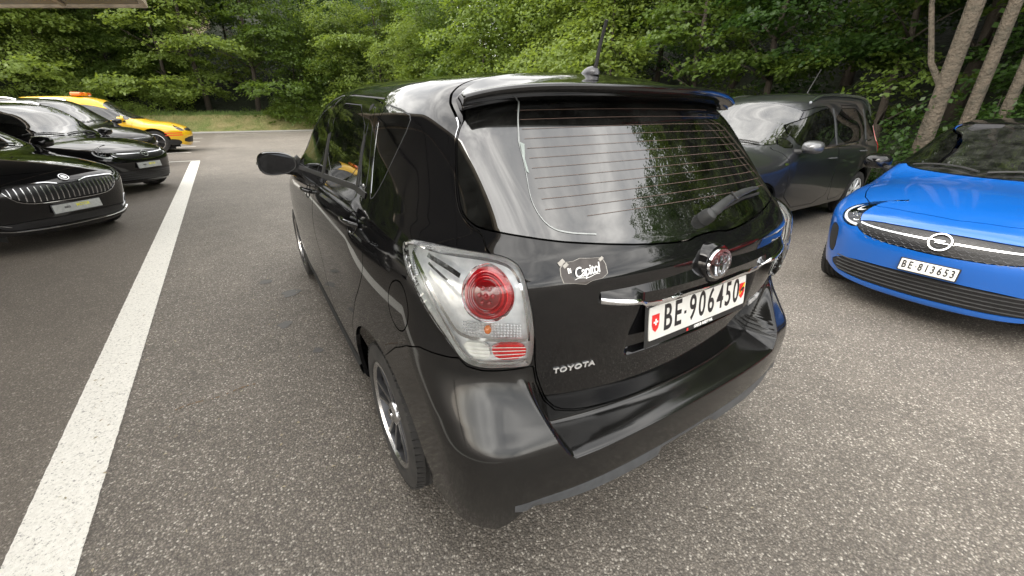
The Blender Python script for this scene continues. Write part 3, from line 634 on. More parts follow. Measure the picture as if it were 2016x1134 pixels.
    P0,N0=ro.pt(F,np.array([.012]),np.array([1.183]),0.0); 
    b=MB(); c=Vector(P0[0]); nn=Vector(N0[0]); b.tube([c-nn*.01,c+nn*.022,c+nn*.034,c+nn*.040],[.024,.023,.018,.006],18); b.build('wiper_pivot',M_WIPER,wp)
    def sp_(u,z,o): P,_=ro.pt(F,np.array([u]),np.array([z]),o); return tuple(P[0])
    b=MB(); b.tube([sp_(.012,1.183,.030),sp_(.05,1.190,.034),sp_(.10,1.202,.034),sp_(.16,1.211,.030),sp_(.26,1.220,.027),sp_(.34,1.223,.022),sp_(.40,1.223,.016)],[.014,.016,.013,.0125,.011,.008,.005],12,flat=.65); b.build('wiper_arm',M_WIPER,wp)
    b=MB(); b.tube([sp_(q,1.195+.02*min(1,(q-.06)/.2)-.006,.010) for q in np.linspace(.07,.395,10)],[.005]*10,8); b.build('wiper_blade',M_DARK,wp)
    b=MB(); b.tube([sp_(.155,1.222,.040),sp_(.165,1.200,.040)],.004,6); b.build('wiper_joint',M_DARK,wp)
    # ---- garnish over the plate
    n=45; rows=[]; rows2=[]
    for i in range(n):
        x=-.432+.962*i/(n-1); t=min(1,abs(x)/.432) if x<0 else min(1,x/.53)
        zc=1.012+.030*t*t-.004; zc=1.008+.028*t*t
        P,_=ro.pt(F,np.array([x]*5),np.array([zc+.068-.050*t,zc+.030-.020*t,zc,zc-.012,zc-.030]),np.array([-.002,.020,.032,.031,-.004])*(1-.8*t**8)); 
        rows.append([tuple(P[0]),tuple(P[1]),tuple(P[2])]); 
        Q,_=ro.pt(F,np.array([x]*8),zc-.007+np.array([.009,.0075,.004,.0,-.004,-.0075,-.009,-.006]),np.array([.030,.035,.0385,.040,.0385,.035,.028,-.01])*(1-.8*t**8)); rows2.append([tuple(v) for v in Q])
    gb=MB().grid(rows); gb.f+=[(0,1,2),((n-1)*3,(n-1)*3+1,(n-1)*3+2)]; gb.build('garnish_top',M_BLACK,root); gc=MB().grid(rows2); gc.f+=[tuple(range(8)),tuple((n-1)*8+k for k in range(8))]; gc.build('chrome_garnish',mat('bright_trim',(.72,.73,.75),.11,metal=1),root,angle=50)
    # ---- emblem
    em=empty('emblem'); em.parent=root
    P,Nv=ro.pt(F,np.array([-.012]),np.array([1.068]),.0); c=Vector(P[0]); 
    nn=Vector((0,-1,.10)).normalized(); ux=Vector((1,0,0)); uy=ux.cross(-nn).normalized(); uy=uy if uy.z>0 else -uy
    c=c+nn*.020; M_EMB=mat('emblem_metal',(.62,.63,.65),.12,metal=1)
    rows=[[tuple(c+nn*h+ux*r_*1.08*math.cos(a)+uy*r_*math.sin(a)) for a in np.linspace(0,2*np.pi,40,endpoint=False)] for r_,h in((.064,-.035),(.062,-.012),(.056,0),(.040,.003),(.001,.004))]
    MB().grid(rows,closed=True).build('emblem_base',M_BLACK,em)
    def ell(cx_,cy_,a_,b_,w_,h,name='emblem_ring'):
        rows=[]
        for t in np.linspace(0,2*np.pi,49):
            ct,st=math.cos(t),math.sin(t); nrm=Vector((ct/a_,st/b_)).normalized(); 
            rows.append([tuple(c+ux*(cx_+a_*ct+nrm.x*d)+uy*(cy_+b_*st+nrm.y*d)+nn*(.003+hh)) for d,hh in((-w_,0),(-w_*.7,h),(w_*.7,h),(w_,0))])
        MB().grid(rows).build(name,M_EMB,em,angle=60)
    ell(0,0,.051,.041,.0058,.007); ell(0,0,.0135,.036,.0042,.006); ell(0,.013,.036,.0155,.0042,.006)
    # ---- licence plate
    lp=empty('licence_plate'); lp.parent=root; lp['label']='white plate reading BE 906 450 with two small shields'
    pc=Vector((.001,-.733,.912)); pn=Vector((0,-1,.13)).normalized(); px=Vector((1,0,0)); py=px.cross(-pn).normalized(); py=py if py.z>0 else -py
    def on_plate(V,off=0.0): return [tuple(pc+px*float(v[0])+py*float(v[1])+pn*(off+float(v[2]))) for v in V]
    def plate_box(name,w_,h,x,y,o,th,mt,par=lp):
        b=MB(); b.box((0,0,0),(w_,h,th),bev=min(.006,th*.45)); b.v=[(q[0]+x,q[1]+y,q[2]+o) for q in b.v]; b.v=on_plate(b.v); return b.build(name,mt,par)
    plate_box('plate_holder',.520,.138,0,-.008,-.004,.008,M_DARK)
    pb=[(-.25,-.055),(.25,-.055),(.25,.055),(-.25,.055)]; pp=np.array(chaikin(chaikin([(-.244,-.055),(.244,-.055),(.25,-.049),(.25,.049),(.244,.055),(-.244,.055),(-.25,.049),(-.25,-.049)],1),1))
    V=[(a,b_,.0) for a,b_ in pp]+[(a*.997,b_*.985,.0028) for a,b_ in pp]; k=len(pp); b=MB(); b.put(on_plate(V,.0005),[tuple(range(k,2*k))]+[(i,(i+1)%k,k+(i+1)%k,k+i) for i in range(k)]); b.build('plate_face',M_PLATE,lp,smooth=False)
    def ptext(txt,size,x,y,off,ex,xs_,mt,bold=0,shear=0,name='plate_character',sp_=1.0):
        V,T=text_tris(txt,size,ex,xs_,shear,bold,sp_); V=V+np.array([x,y,0]); add(name,np.array(on_plate(V,off)),T,mt,lp,False)
    for ch,x in zip('BE906450',(-.166,-.118,-.045,.003,.051,.101,.147,.193)): ptext(ch,.119,x+.0,.002,.0034,.0006,.62,M_INK,bold=.0018)
    plate_box('plate_dot',.010,.010,-.083,0,.0042,.001,M_INK)
    def shield(x,red,par):
        pts=[(-.0165,.028),(.0165,.028),(.0165,-.004),(.0120,-.018),(0,-.029),(-.0120,-.018),(-.0165,-.004)]
        b=MB(); b.put(on_plate([(x+a,b_,.0042) for a,b_ in pts]),[tuple(range(7))]); b.build('plate_shield',red,par,smooth=False)
    shield(-.222,M_PRED,lp); shield(.228,M_PRED,lp)
    for (w_,h) in((.020,.0062),(.0062,.020)): plate_box('shield_cross',w_,h,-.222,.004,.0052,.0008,M_WHITE)
    b=MB(); b.put(on_plate([(.2125,.018,.005),(.2125,.000,.005),(.2435,.018,.005),(.2435,-.004,.005),(.228,-.012,.005)]),[]); b.v=[]; b.f=[]
    b.put(on_plate([(.228-.013,-.010,.0050),(.228+.0145,.020,.0050),(.228+.0145,.0265,.0050),(.228-.0145,.0265,.0050)][:0]+[(.2135,-.012,.005),(.2155,-.014,.005),(.2430,.010,.005),(.2430,.0265,.005),(.2405,.0265,.005),(.2135,-.001,.005)]),[(0,1,2,3,4,5)]); b.build('shield_band',M_PYEL,lp,smooth=False)
    # small black bear walking up the band
    bear=[(-.011,-.008),(-.008,-.0085),(-.006,-.003),(-.001,-.001),(.001,-.006),(.004,-.006),(.004,.0),(.008,.004),(.012,.003),(.012,.006),(.009,.009),(.007,.012),(.003,.011),(-.003,.008),(-.008,.004),(-.011,.0)]
    b=MB(); b.put(on_plate([(.228+a,.002+b_*1.0,.0056) for a,b_ in bear]),[tuple(range(len(bear)))]); b.build('shield_bear',M_INK,lp,smooth=False)
    ptext('GREUB RIEDTWIL',.0135,.022,-.0665,.0008,.0006,.95,M_WHITE,bold=.0004,name='holder_lettering')
    plate_box('holder_logo',.008,.010,-.062,-.0665,.0012,.001,M_PRED); plate_box('plate_clip',.022,.005,-.205,-.058,.003,.004,M_DARK); plate_box('plate_clip',.022,.005,.205,-.058,.003,.004,M_DARK)
    # ---- lettering, sticker
    M_BADGE=mat('badge_metal',(.85,.85,.86),.28,metal=.7)
    V,T=text_tris('TOYOTA',.0245,.0016,1.2,0,.0004,1.12); P,T=wrap_tris(F,ro,V,T,-.482,.822,.0025,rot=R(1)); add('make_lettering',P,T,M_BADGE,root,False)
    V,T=text_tris('VERSO',.030,.0018,1.15,0.2,.0008,1.1); P,T=wrap_tris(F,ro,V,T,.415,.815,.0025,rot=R(2)); add('model_lettering',P,T,M_BADGE,root,False)
    su,sz=-.476,1.113
    sk=mat('sticker_brown',(.035,.028,.024),.35,noise=(45,(.06,.05,.045),.7)); skw=mat('sticker_cream',(.42,.40,.36),.4,noise=(70,(.30,.28,.25),1.2))
    oc=[(-.064,.012),(-.05,.024),(-.02,.025),(.0,.030),(.03,.027),(.062,.026),(.068,.010),(.066,-.012),(.048,-.022),(.02,-.024),(.0,-.032),(-.03,-.026),(-.062,-.022),(-.067,-.004)]
    def flat(poly,name,mt,off,sc=1,dx=0,dy=0):
        V=np.array([(dx+a*sc,dy+b_*sc,0) for a,b_ in poly]); P,_=ro.pt(F,su+V[:,0],sz+V[:,1],off); MB().put([tuple(v) for v in P],[tuple(range(len(V)))]).build(name,mt,root,smooth=False)
    flat(oc,'sticker_border',skw,.0012); flat(oc,'sticker',sk,.0018,.965)
    for k_,(dx,dy,sc) in enumerate(((-.055,.018,.10),(.058,.018,.07),(-.045,.012,.08))): flat([(-.06,-.02),(.1,.06),(.05,.12),(-.1,.05)],'sticker_tear',skw,.0022,sc*1.2,dx,dy)
    V,T=text_tris('Capitol',.031,.0004,.92,.35,.0004,.88); P,T=wrap_tris(F,ro,V,T,su+.008,sz+.000,.0026,rot=R(6)); add('sticker_lettering',P,T,M_WHITE,root,False)
    V,T=text_tris('Bi',.016,.0004,.9,.2,.0003); P,T=wrap_tris(F,ro,V,T,su-.040,sz+.004,.0026,rot=R(6)); add('sticker_lettering',P,T,M_WHITE,root,False)
    V,T=ribbon(F,ro,[(su-.03+.008*k_,sz-.017+.0008*k_+.002*math.sin(k_)) for k_ in range(10)],.0013,.0024); add('sticker_lettering',V,T,M_WHITE,root)
    # ---- lower bumper: grey skirt with centre step
    rows=[]
    for x in np.linspace(-.68,.68,101):
        t=abs(x)/.68; st=float(sstep(.158,.142,abs(x))); fade=(1-t**5)
        zt=.447+.004*t**2; zb=.390+.060*t**3
        P,_=ro.pt(F,np.array([x]*4),np.array([zt+.004,zt,zt-.020,zt-.026]),np.array([-.001,.002,.027-.017*st,.029-.018*st])*fade+.0005)
        L_=P[3].copy(); L_[2]=zb; K_=L_.copy(); K_[1]+=.02; K_[2]-=.012*fade; Q=K_.copy(); Q[1]+=.20; Q[2]-=.03*fade
        rows.append([tuple(v) for v in P]+[tuple(L_),tuple(K_),tuple(Q)])
    MB().grid(rows).build('bumper_skirt',mat('skirt_plastic',(.055,.058,.062),.38,bump=(300,.15,.001)),root,angle=45)
    # ---- handles
    for sg in(-1,1):
        for (yh,zh) in((.215,1.088),(1.31,1.035)):
            hd=empty('door_handle'); hd.parent=root
            def sf(y,z,off=0.0):
                o=np.array([[0,y,z]]); P=cast(F,o,np.array([[sg,0,0.]]),0,1.2); Nn=grad(F,P); return Vector(P[0]+Nn[0]*off)
            rows=[[tuple(sf(yh+r_*1.25*math.cos(a),zh+r_*.78*math.sin(a),o_)) for a in np.linspace(0,2*np.pi,28,endpoint=False)] for r_,o_ in((.054,.0015),(.050,.003),(.043,-.003),(.02,-.006),(.001,-.006))]
            MB().grid(rows,closed=True).build('handle_cup',M_BLACK,hd)
            b=MB(); b.tube([sf(yh+.085,zh-.002,.004),sf(yh+.065,zh,.026),sf(yh+.02,zh+.002,.036),sf(yh-.04,zh+.004,.036),sf(yh-.075,zh+.006,.026),sf(yh-.09,zh+.006,.004)],[.010,.012,.0135,.0135,.012,.010],12,flat=.6); b.build('handle_grip',M_BLACK,hd)
    # ---- mirrors
    for sg in(-1,1):
        mr=empty('door_mirror'); mr.parent=root; c=Vector((sg*.955,2.02,1.125)); rows=[]
        for (yy,k_,) in((-.052,.95),(-.040,1.0),(-.01,1.0),(.03,.93),(.06,.78),(.085,.5),(.098,.05)):
            rows.append([(c.x+sg*.118*k_*math.copysign(abs(math.cos(a))**.8,math.cos(a))*(1 if math.cos(a)>0 else 1.05),c.y+yy+.03*math.cos(a),c.z+.078*k_*(1+.18*math.cos(a)*-sg)*math.copysign(abs(math.sin(a))**.75,math.sin(a))) for a in np.linspace(0,2*np.pi,36,endpoint=False)])
        MB().grid(rows,closed=True).build('mirror_shell',M_BLACK,mr)
        g=[(p[0]*.92+c.x*.08,p[1]+.006,p[2]*.92+c.z*.08) for p in rows[0]]; b=MB(); b.put(g,[tuple(range(36))]); b.build('mirror_glass',M_MIRROR,mr,smooth=False)
        b=MB(); b.grid([rows[0],g],closed=True); b.build('mirror_rim',M_DARK,mr)
        b=MB(); b.tube([(sg*.84,2.06,1.055),(sg*.88,2.05,1.062),(sg*.93,2.04,1.075)],[.034,.030,.028],12,flat=.8); b.put([(sg*.842,1.88,1.070),(sg*.842,2.16,1.045),(sg*.80,2.18,1.16),(sg*.80,1.98,1.15),(sg*.905,2.03,1.06),(sg*.905,2.08,1.10)],[(0,1,4),(1,2,5,4),(2,3,5),(3,0,4,5),(0,1,2,3)]); b.build('mirror_arm',M_DARK,mr)
        MB().sphere((c.x+sg*.118,c.y+.035,c.z+.0),(.006,.02,.012)).build('mirror_indicator',M_LENS,mr)
    # ---- aerial
    ae=empty('roof_aerial'); ae.parent=root; zt=float(cast(F,np.array([[0,-.13,1.]]),np.array([[0,0,1.]]),0,1)[0,2])
    rows=[[(.024*k_*math.cos(a),-.122+(.048*k_)*math.sin(a)-.01*h,zt-.002+h*.028) for a in np.linspace(0,2*np.pi,24,endpoint=False)] for k_,h in((1,0),(.93,.3),(.72,.7),(.4,.95),(.02,1.05))]
    MB().grid(rows,closed=True).build('aerial_base',mat('aerial_grey',(.07,.07,.075),.3,metal=.5),ae)
    b=MB(); b.tube([(0,-.15,zt+.018),(0,-.155,zt+.035),(0,-.165,zt+.085),(0,-.186,zt+.155),(0,-.189,zt+.163)],[.0085,.0075,.0068,.0058,.0066],10); b.build('aerial_mast',M_DARK,ae)
    for sy,(y_) in enumerate((0,2.78)):
        for sg in(-1,1): wheel(root,(sg*.765,y_,.318),.318,.205,sg,.222)
    seats(root,.95,1.75,.72,.5,2,1.06)
    for sx in(-.42,0,.42): MB().box((sx,.62,1.22),(.24,.09,.17),bev=.04).build('headrest',M_SEAT,root)
    # head lamp backs
    print('verso',time.time()-t0)
    return F,ro
VF,VR=verso()

# ------------------------------------------------------------------ the other parked cars (same body method, own profiles)
M_GRILLE=mat('grille_black',(.008,.008,.009),.35)
M_HLBACK=mat('headlamp_back',(.02,.02,.022),.25,metal=.3)
M_LED=mat('daylight_strip',(.85,.86,.88),.15,coat=1)
def other_car(name,label,body,s,pose,group=None):
    F=make_surface(s); px,py,th=pose
    # pose is given for the nose; root sits on the ground under the rear axle
    nose=s['nose']; hd=Vector((math.cos(th),math.sin(th),0)); rt=Vector((px,py,0))-hd*nose
    root=empty(name,tuple(rt),th-math.pi/2,label,'car',group)
    st=s.get('step',.026); y0,y1=s['ends'][0]-.15,s['ends'][1]+.15
    xs=np.arange(-1.02,1.021,st); fs=s.get('fine','front')
    ys=np.concatenate([np.arange(y0,y1-1.6,.05),np.arange(y1-1.6,y1+.01,st)]); zs=np.arange(.10,s['top']+.10,st*.8)
    M=body_mesh(F,s,xs,ys,zs)
    rf=Roll(s['fr'][0],s['fr'][1],s['fr'][2],1)
    sidec=lambda P,Nn:(np.abs(P[:,0])>.40)&(P[:,2]>.2)&(np.abs(Nn[:,0])>.35)
    front=lambda P,Nn:(P[:,1]>s['fr'][1]-.25)&(P[:,2]<1.05)
    pn=[]
    for w_ in s['wins']: pn.append(('side_window',chaikin(w_,1),yz,lambda P,Nn:(np.abs(P[:,0])>.35)&(P[:,2]>.8),M_DGLASS))
    pn.append(('windscreen',chaikin(s['ws'],1),absxz,lambda P,Nn:(P[:,1]>s['wsy'])&(Nn[:,2]>.2)&(P[:,2]>.85),M_WGLASS))
    for d in s['doors']: pn.append(('door',chaikin(d,1),yz,lambda P,Nn:(np.abs(P[:,0])>.40)&(P[:,2]>.2)&(np.abs(Nn[:,0])>.3),body))
    for (n_,poly,mt) in s['front']: pn.append((n_,chaikin(poly,1),lambda P:rf.to(P),front,mt))
    pn.append(('bonnet',chaikin(s['hood'],1),lambda P:np.stack([np.abs(P[:,0]),P[:,1]],1),lambda P,Nn:(Nn[:,2]>.30)&(P[:,1]>s['wsy']+.2)&(P[:,2]>.55)&(P[:,2]<1.15),body))
    car_common(root,s,F,M,pn,body,gap=.007,depth=.02)
    if s.get('rear_light'):
        rr=Roll(.5,s['ends'][0]+.45,.40,-1)
        for sg in(-1,1): A=shell(F,rr,chaikin(s['rear_light'],1),.006,.02,sg,ex=.01); addM('tail_light',A,M_RED,root)
    # headlight inside
    for sg in(-1,1):
        hl=empty('headlight'); hl.parent=root
        poly=chaikin(s['hl'],1); A=shell(F,rf,poly,-.045,.02,sg); addM('headlight_back',A,M_HLBACK,hl)
        A=shell(F,rf,poly,.003,.02,sg,ex=.01); addM('headlight_cover',A,M_LENS,hl)
        for pth,wd in s['drl']: V,T=ribbon(F,rf,[(q[0]*sg,q[1]) for q in chaikin(pth,2,False)],wd,-.004); add('daylight_strip',V,T,M_LED,hl)
        for (u_,z_,r_) in s['lamps']:
            P,Nv=rf.pt(F,np.array([u_*sg]),np.array([z_]),-.03); c=Vector(P[0]); b=MB(); rows=[]
            b.lathe([(r_,.012),(r_*.86,.010),(r_*.8,-.02),(0.001,-.03)],24,'y',tuple(c)); b.build('lamp_bowl',M_CHROME,hl)
            MB().sphere(tuple(c),(r_*.72,r_*.5,r_*.72)).build('lamp_projector',M_LENS,hl)
    # grille detail
    g=s.get('grid')
    if g=='honey':
        for (z0,z1,u1,sk) in s['honey']:
            cells=MB()
            nz=int((z1-z0)/.024)
            for j in range(nz+1):
                z_=z0+j*.024; uu=(u1-(.10*((z_-z0)/(z1-z0)-.5)**2*4*sk))
                for i in range(int(-uu/.05),int(uu/.05)+1):
                    u_=i*.05+(.025 if j%2 else 0)
                    if abs(u_)>uu: continue
                    P,_=rf.pt(F,np.array([u_-.023,u_,u_+.023,u_]),np.array([z_,z_+.011,z_,z_-.011]),np.array([.002]*4)); C0,_=rf.pt(F,np.array([u_-.016,u_,u_+.016,u_]),np.array([z_,z_+.007,z_,z_-.007]),np.array([-.004]*4))
                    cells.put([tuple(v) for v in P]+[tuple(v) for v in C0],[(k,(k+1)%4,4+(k+1)%4,4+k) for k in range(4)])
            cells.build('grille_mesh',mat('mesh_grey',(.17,.17,.18),.3) if s.get('honeylight') else M_DARK,root,smooth=False)['kind']='stuff'
    for (u0,u1,z_f,n_,mt_,wd,tilt) in s.get('slats',[]):
        for k in range(n_):
            z_=z_f[0]+(z_f[1]-z_f[0])*k/max(n_-1,1); V=[]
            uu=np.linspace(u0,u1,26); zz=z_+tilt*(uu/.6)**2
            A,_=rf.pt(F,uu,zz+wd/2,-.004); B,_=rf.pt(F,uu,zz,.007); C_,_=rf.pt(F,uu,zz-wd/2,-.004)
            MB().grid([[tuple(v) for v in r_] for r_ in (A,B,C_)]).build('grille_slat',mt_,root)
    for (u0,u1,n_,zt,zb,mt_) in s.get('bars',[]):
        for k in range(n_):
            u_=u0+(u1-u0)*k/(n_-1); z1_,z0_=zt(abs(u_)),zb(abs(u_)); zz=np.linspace(z0_,z1_,6)
            A,_=rf.pt(F,u_-.010+0*zz,zz,-.012); B,_=rf.pt(F,u_-.004+0*zz,zz,.010); B2,_=rf.pt(F,u_+.004+0*zz,zz,.010); C_,_=rf.pt(F,u_+.010+0*zz,zz,-.012)
            MB().grid([[tuple(v) for v in r_] for r_ in (A,B,B2,C_)]).build('grille_bar',mt_,root)
    for (pth,wd,mt_,off) in s.get('trims',[]):
        for sg in(-1,1):
            q=chaikin(pth,2,False); n_=len(q); A,_=rf.pt(F,q[:,0]*sg,q[:,1]+wd/2,.0); B,_=rf.pt(F,q[:,0]*sg,q[:,1]+wd*.3,off); B2,_=rf.pt(F,q[:,0]*sg,q[:,1]-wd*.3,off); C_,_=rf.pt(F,q[:,0]*sg,q[:,1]-wd/2,.0)
            MB().grid([[tuple(v) for v in r_] for r_ in (A,B,B2,C_)]).build('chrome_trim' if mt_ is M_CHROME else 'trim',mt_,root)
    # emblem
    if s.get('emblem'):
        z_=s['emblem'][1]; r_=s['emblem'][2]; P,Nv=rf.pt(F,np.array([0.]),np.array([z_]),.010); c=Vector(P[0]); nn=Vector(Nv[0]).normalized(); nn=Vector((0,nn.y,nn.z)).normalized(); ux=Vector((-1,0,0)); uy=nn.cross(ux).normalized(); uy=uy if uy.z>0 else -uy
        em=empty('emblem'); em.parent=root
        def pl(a,b_,h=0): return tuple(c+ux*a+uy*b_+nn*h)
        rows=[[pl(rr*math.cos(a),rr*math.sin(a),h) for a in np.linspace(0,2*np.pi,33)] for rr,h in((r_,-.012),(r_*.98,.006),(r_*.86,.006),(r_*.84,-.006))]
        MB().grid(rows).build('emblem_ring',M_CHROME,em)
        if s['emblem'][0]=='bolt':
            b=MB(); pts=[(-1.25,.10),(-.2,.10),(.30,-.05),(.10,.05),(1.25,-.10),(.2,-.10),(-.30,.05),(-.1,-.05)]
            q=[(-1.25*r_,.17*r_),(.42*r_,.17*r_),(.10*r_,-.02*r_),(1.25*r_,-.17*r_),(-.42*r_,-.17*r_),(-.10*r_,.02*r_)]
            n_=len(q); b.put([pl(a,b_,.012) for a,b_ in q]+[pl(a,b_,-.004) for a,b_ in q],[(0,1,2,5),(5,2,3,4)][:0]+[tuple(range(n_))]+[(i,(i+1)%n_,n_+(i+1)%n_,n_+i) for i in range(n_)]); b.build('emblem_bolt',M_CHROME,em,smooth=False)
        else:
            b=MB(); b.put([pl(rr*math.cos(a),rr*math.sin(a),h) for rr,h in((r_*.86,.002),) for a in np.linspace(0,2*np.pi,28,endpoint=False)],[tuple(range(28))]); b.build('emblem_disc',M_HLBACK,em)
            b=MB()  # feathered arrow
            for q in ([(-.45,.42),(.05,.42),(.5,.05),(.3,-.05),(-.02,.2),(-.45,.2)],[(-.45,.10),(-.05,.10),(.1,0),(-.05,-.12),(-.45,-.12)],[(-.25,-.25),(.2,-.25),(.45,-.05),(.55,-.2),(.2,-.5),(-.25,-.5)]):
                b.put([pl(a*r_,b_*r_,.006) for a,b_ in q],[tuple(range(len(q)))])
            b.build('emblem_arrow',M_CHROME,em,smooth=False)
    # plate
    if s.get('plate'):
        z_,w_,h_,txt,look=s['plate']; P,Nv=rf.pt(F,np.array([s.get('platex',0.)]),np.array([z_]),.014); c=Vector(P[0]); nn=Vector((0,1,.12)).normalized(); ux=Vector((-1,0,0)); uy=Vector((0,-.12,1)).normalized()
        lp=empty('licence_plate'); lp.parent=root
        M3=Matrix((ux,nn,uy)).transposed().to_4x4()
        b=MB(); b.box(tuple(c-nn*.004),(w_+.014,.012,h_+.014),bev=.004,M=M3); b.build('plate_holder',M_DARK if look=='white' else M_GREYPL,lp)
        b=MB(); b.box(tuple(c+nn*.004),(w_,.006,h_),bev=.003,M=M3); b.build('plate_face',M_PLATE if look=='white' else mat('dealer_plate',(.33,.34,.33),.35),lp)
        def pt_(txt,size,dx,dz,xs_,mt_,bold=.001,sp=1.0,name='plate_character'):
            V,T=text_tris(txt,size,.0005,xs_,0,bold,sp); add(name,np.array([tuple(c+ux*float(v[0]+dx)+uy*float(v[1]+dz)+nn*(.0085+float(v[2]))) for v in V]),T,mt_,lp,False)
        if look=='white':
            for ch,x in zip('BE813653',(-.118,-.083,-.030,.004,.036,.071,.104,.136)): pt_(ch,.072,x-.008,.001,.62,M_INK,.0016)
            b=MB(); b.box(tuple(c+nn*.008-ux*.060),(.007,.002,.007),M=M3); b.build('plate_dot',M_INK,lp)
            pt_('GARAGE RIEDTWIL'[:0] or '--------------',.016,0,-h_/2-.006,.9,M_WHITE,.0003,name='holder_lettering') if False else None
        else:
            pt_('MOTOR',.045,.05,.012,.8,mat('dealer_yellow',(.62,.60,.05),.4),.001); pt_('auto',.040,-.10,.010,.8,mat('dealer_dark',(.04,.04,.04),.4),.001)
    # mirrors, handles, wipers
    my,mz,mx=s['mirror']
    for sg in(-1,1):
        mr=empty('door_mirror'); mr.parent=root; c=Vector((sg*mx,my,mz)); rows=[]
        for (yy,k_) in((-.05,.95),(-.04,1.0),(0,.98),(.035,.9),(.07,.7),(.095,.4),(.10,.04)):
            rows.append([(c.x+sg*.115*k_*math.copysign(abs(math.cos(a))**.8,math.cos(a)),c.y+yy,c.z+.075*k_*math.copysign(abs(math.sin(a))**.75,math.sin(a))) for a in np.linspace(0,2*np.pi,28,endpoint=False)])
        MB().grid(rows,closed=True).build('mirror_shell',s.get('mirrormat',body),mr)
        b=MB(); b.put([(p[0]*.94+c.x*.06,p[1]+.006,p[2]*.94+c.z*.06) for p in rows[0]],[tuple(range(28))]); b.build('mirror_glass',M_MIRROR,mr,smooth=False)
        b=MB(); b.tube([(sg*(mx-.16),my+.07,mz-.06),(sg*(mx-.09),my+.03,mz-.055)],[.035,.028],10); b.build('mirror_arm',M_DARK,mr)
        for (hy,hz) in s['handles']:
            o=np.array([[0,hy,hz]]); P=cast(F,o,np.array([[sg,0,0.]]),0,1.3)[0]
            b=MB(); b.tube([(P[0],hy+.10,hz),(P[0]+sg*.03,hy+.06,hz),(P[0]+sg*.035,hy-.05,hz),(P[0],hy-.10,hz)],[.008,.012,.012,.008],8,flat=.7); b.build('door_handle',s.get('handlemat',body),root)
    if s.get('wipers'):
        for x0,x1 in s['wipers']:
            pts=[]
            for t in np.linspace(0,1,8):
                x=x0+(x1-x0)*t; o=np.array([[x,s['wsy']+.3,.7]]); z_=s['wipez']+.05*t*(1-t)*2
                P=cast(F,np.array([[x,s['wsy']-.2,z_]]),np.array([[0,1.,0]]),0,3)[0]; Nn=grad(F,P[None])[0]; pts.append(tuple(P+Nn*.015))
            b=MB(); b.tube(pts,.009,6); b.build('wiper',M_DARK,root)
    for y_ in (0,s['wb']):
        for sg in(-1,1): wheel(root,(sg*(s['hw']-(.13 if y_==0 else .185)),y_,s['rad']),s['rad'],.205,sg,s['rad']*.68,style=s.get('wheelstyle','double'),face=s.get('wheelface'))
    seats(root,s['wb']*.38,s['wb']*.66,.70,.48,2,s['belt'])
    if s.get('rails'):
        for sg in(-1,1):
            pts=[]
            for y_ in np.linspace(*s['rails'],14):
                t=(y_-s['rails'][0])/(s['rails'][1]-s['rails'][0]); xx=sg*s['railx']*(1-.04*t); z_=float(cast(F,np.array([[xx,y_,1.0]]),np.array([[0,0,1.]]),0,1.2)[0,2]); pts.append((xx,y_,z_+.030*min(1,8*min(t,1-t))))
            b=MB(); b.tube(pts,.016,8,flat=1.3); b.build('roof_rail',s.get('railmat',M_CHROME),root)
    if s.get('aerial'):
        y_,dz=s['aerial']; z_=float(cast(F,np.array([[0,y_,1.0]]),np.array([[0,0,1.]]),0,1.2)[0,2]); b=MB(); b.tube([(0,y_,z_-.01),(0,y_-.03,z_+.05),(0,y_-.05-dz*.55,z_+dz)],[.014,.006,.004],8); b.build('roof_aerial',M_DARK,root)
    return root,F

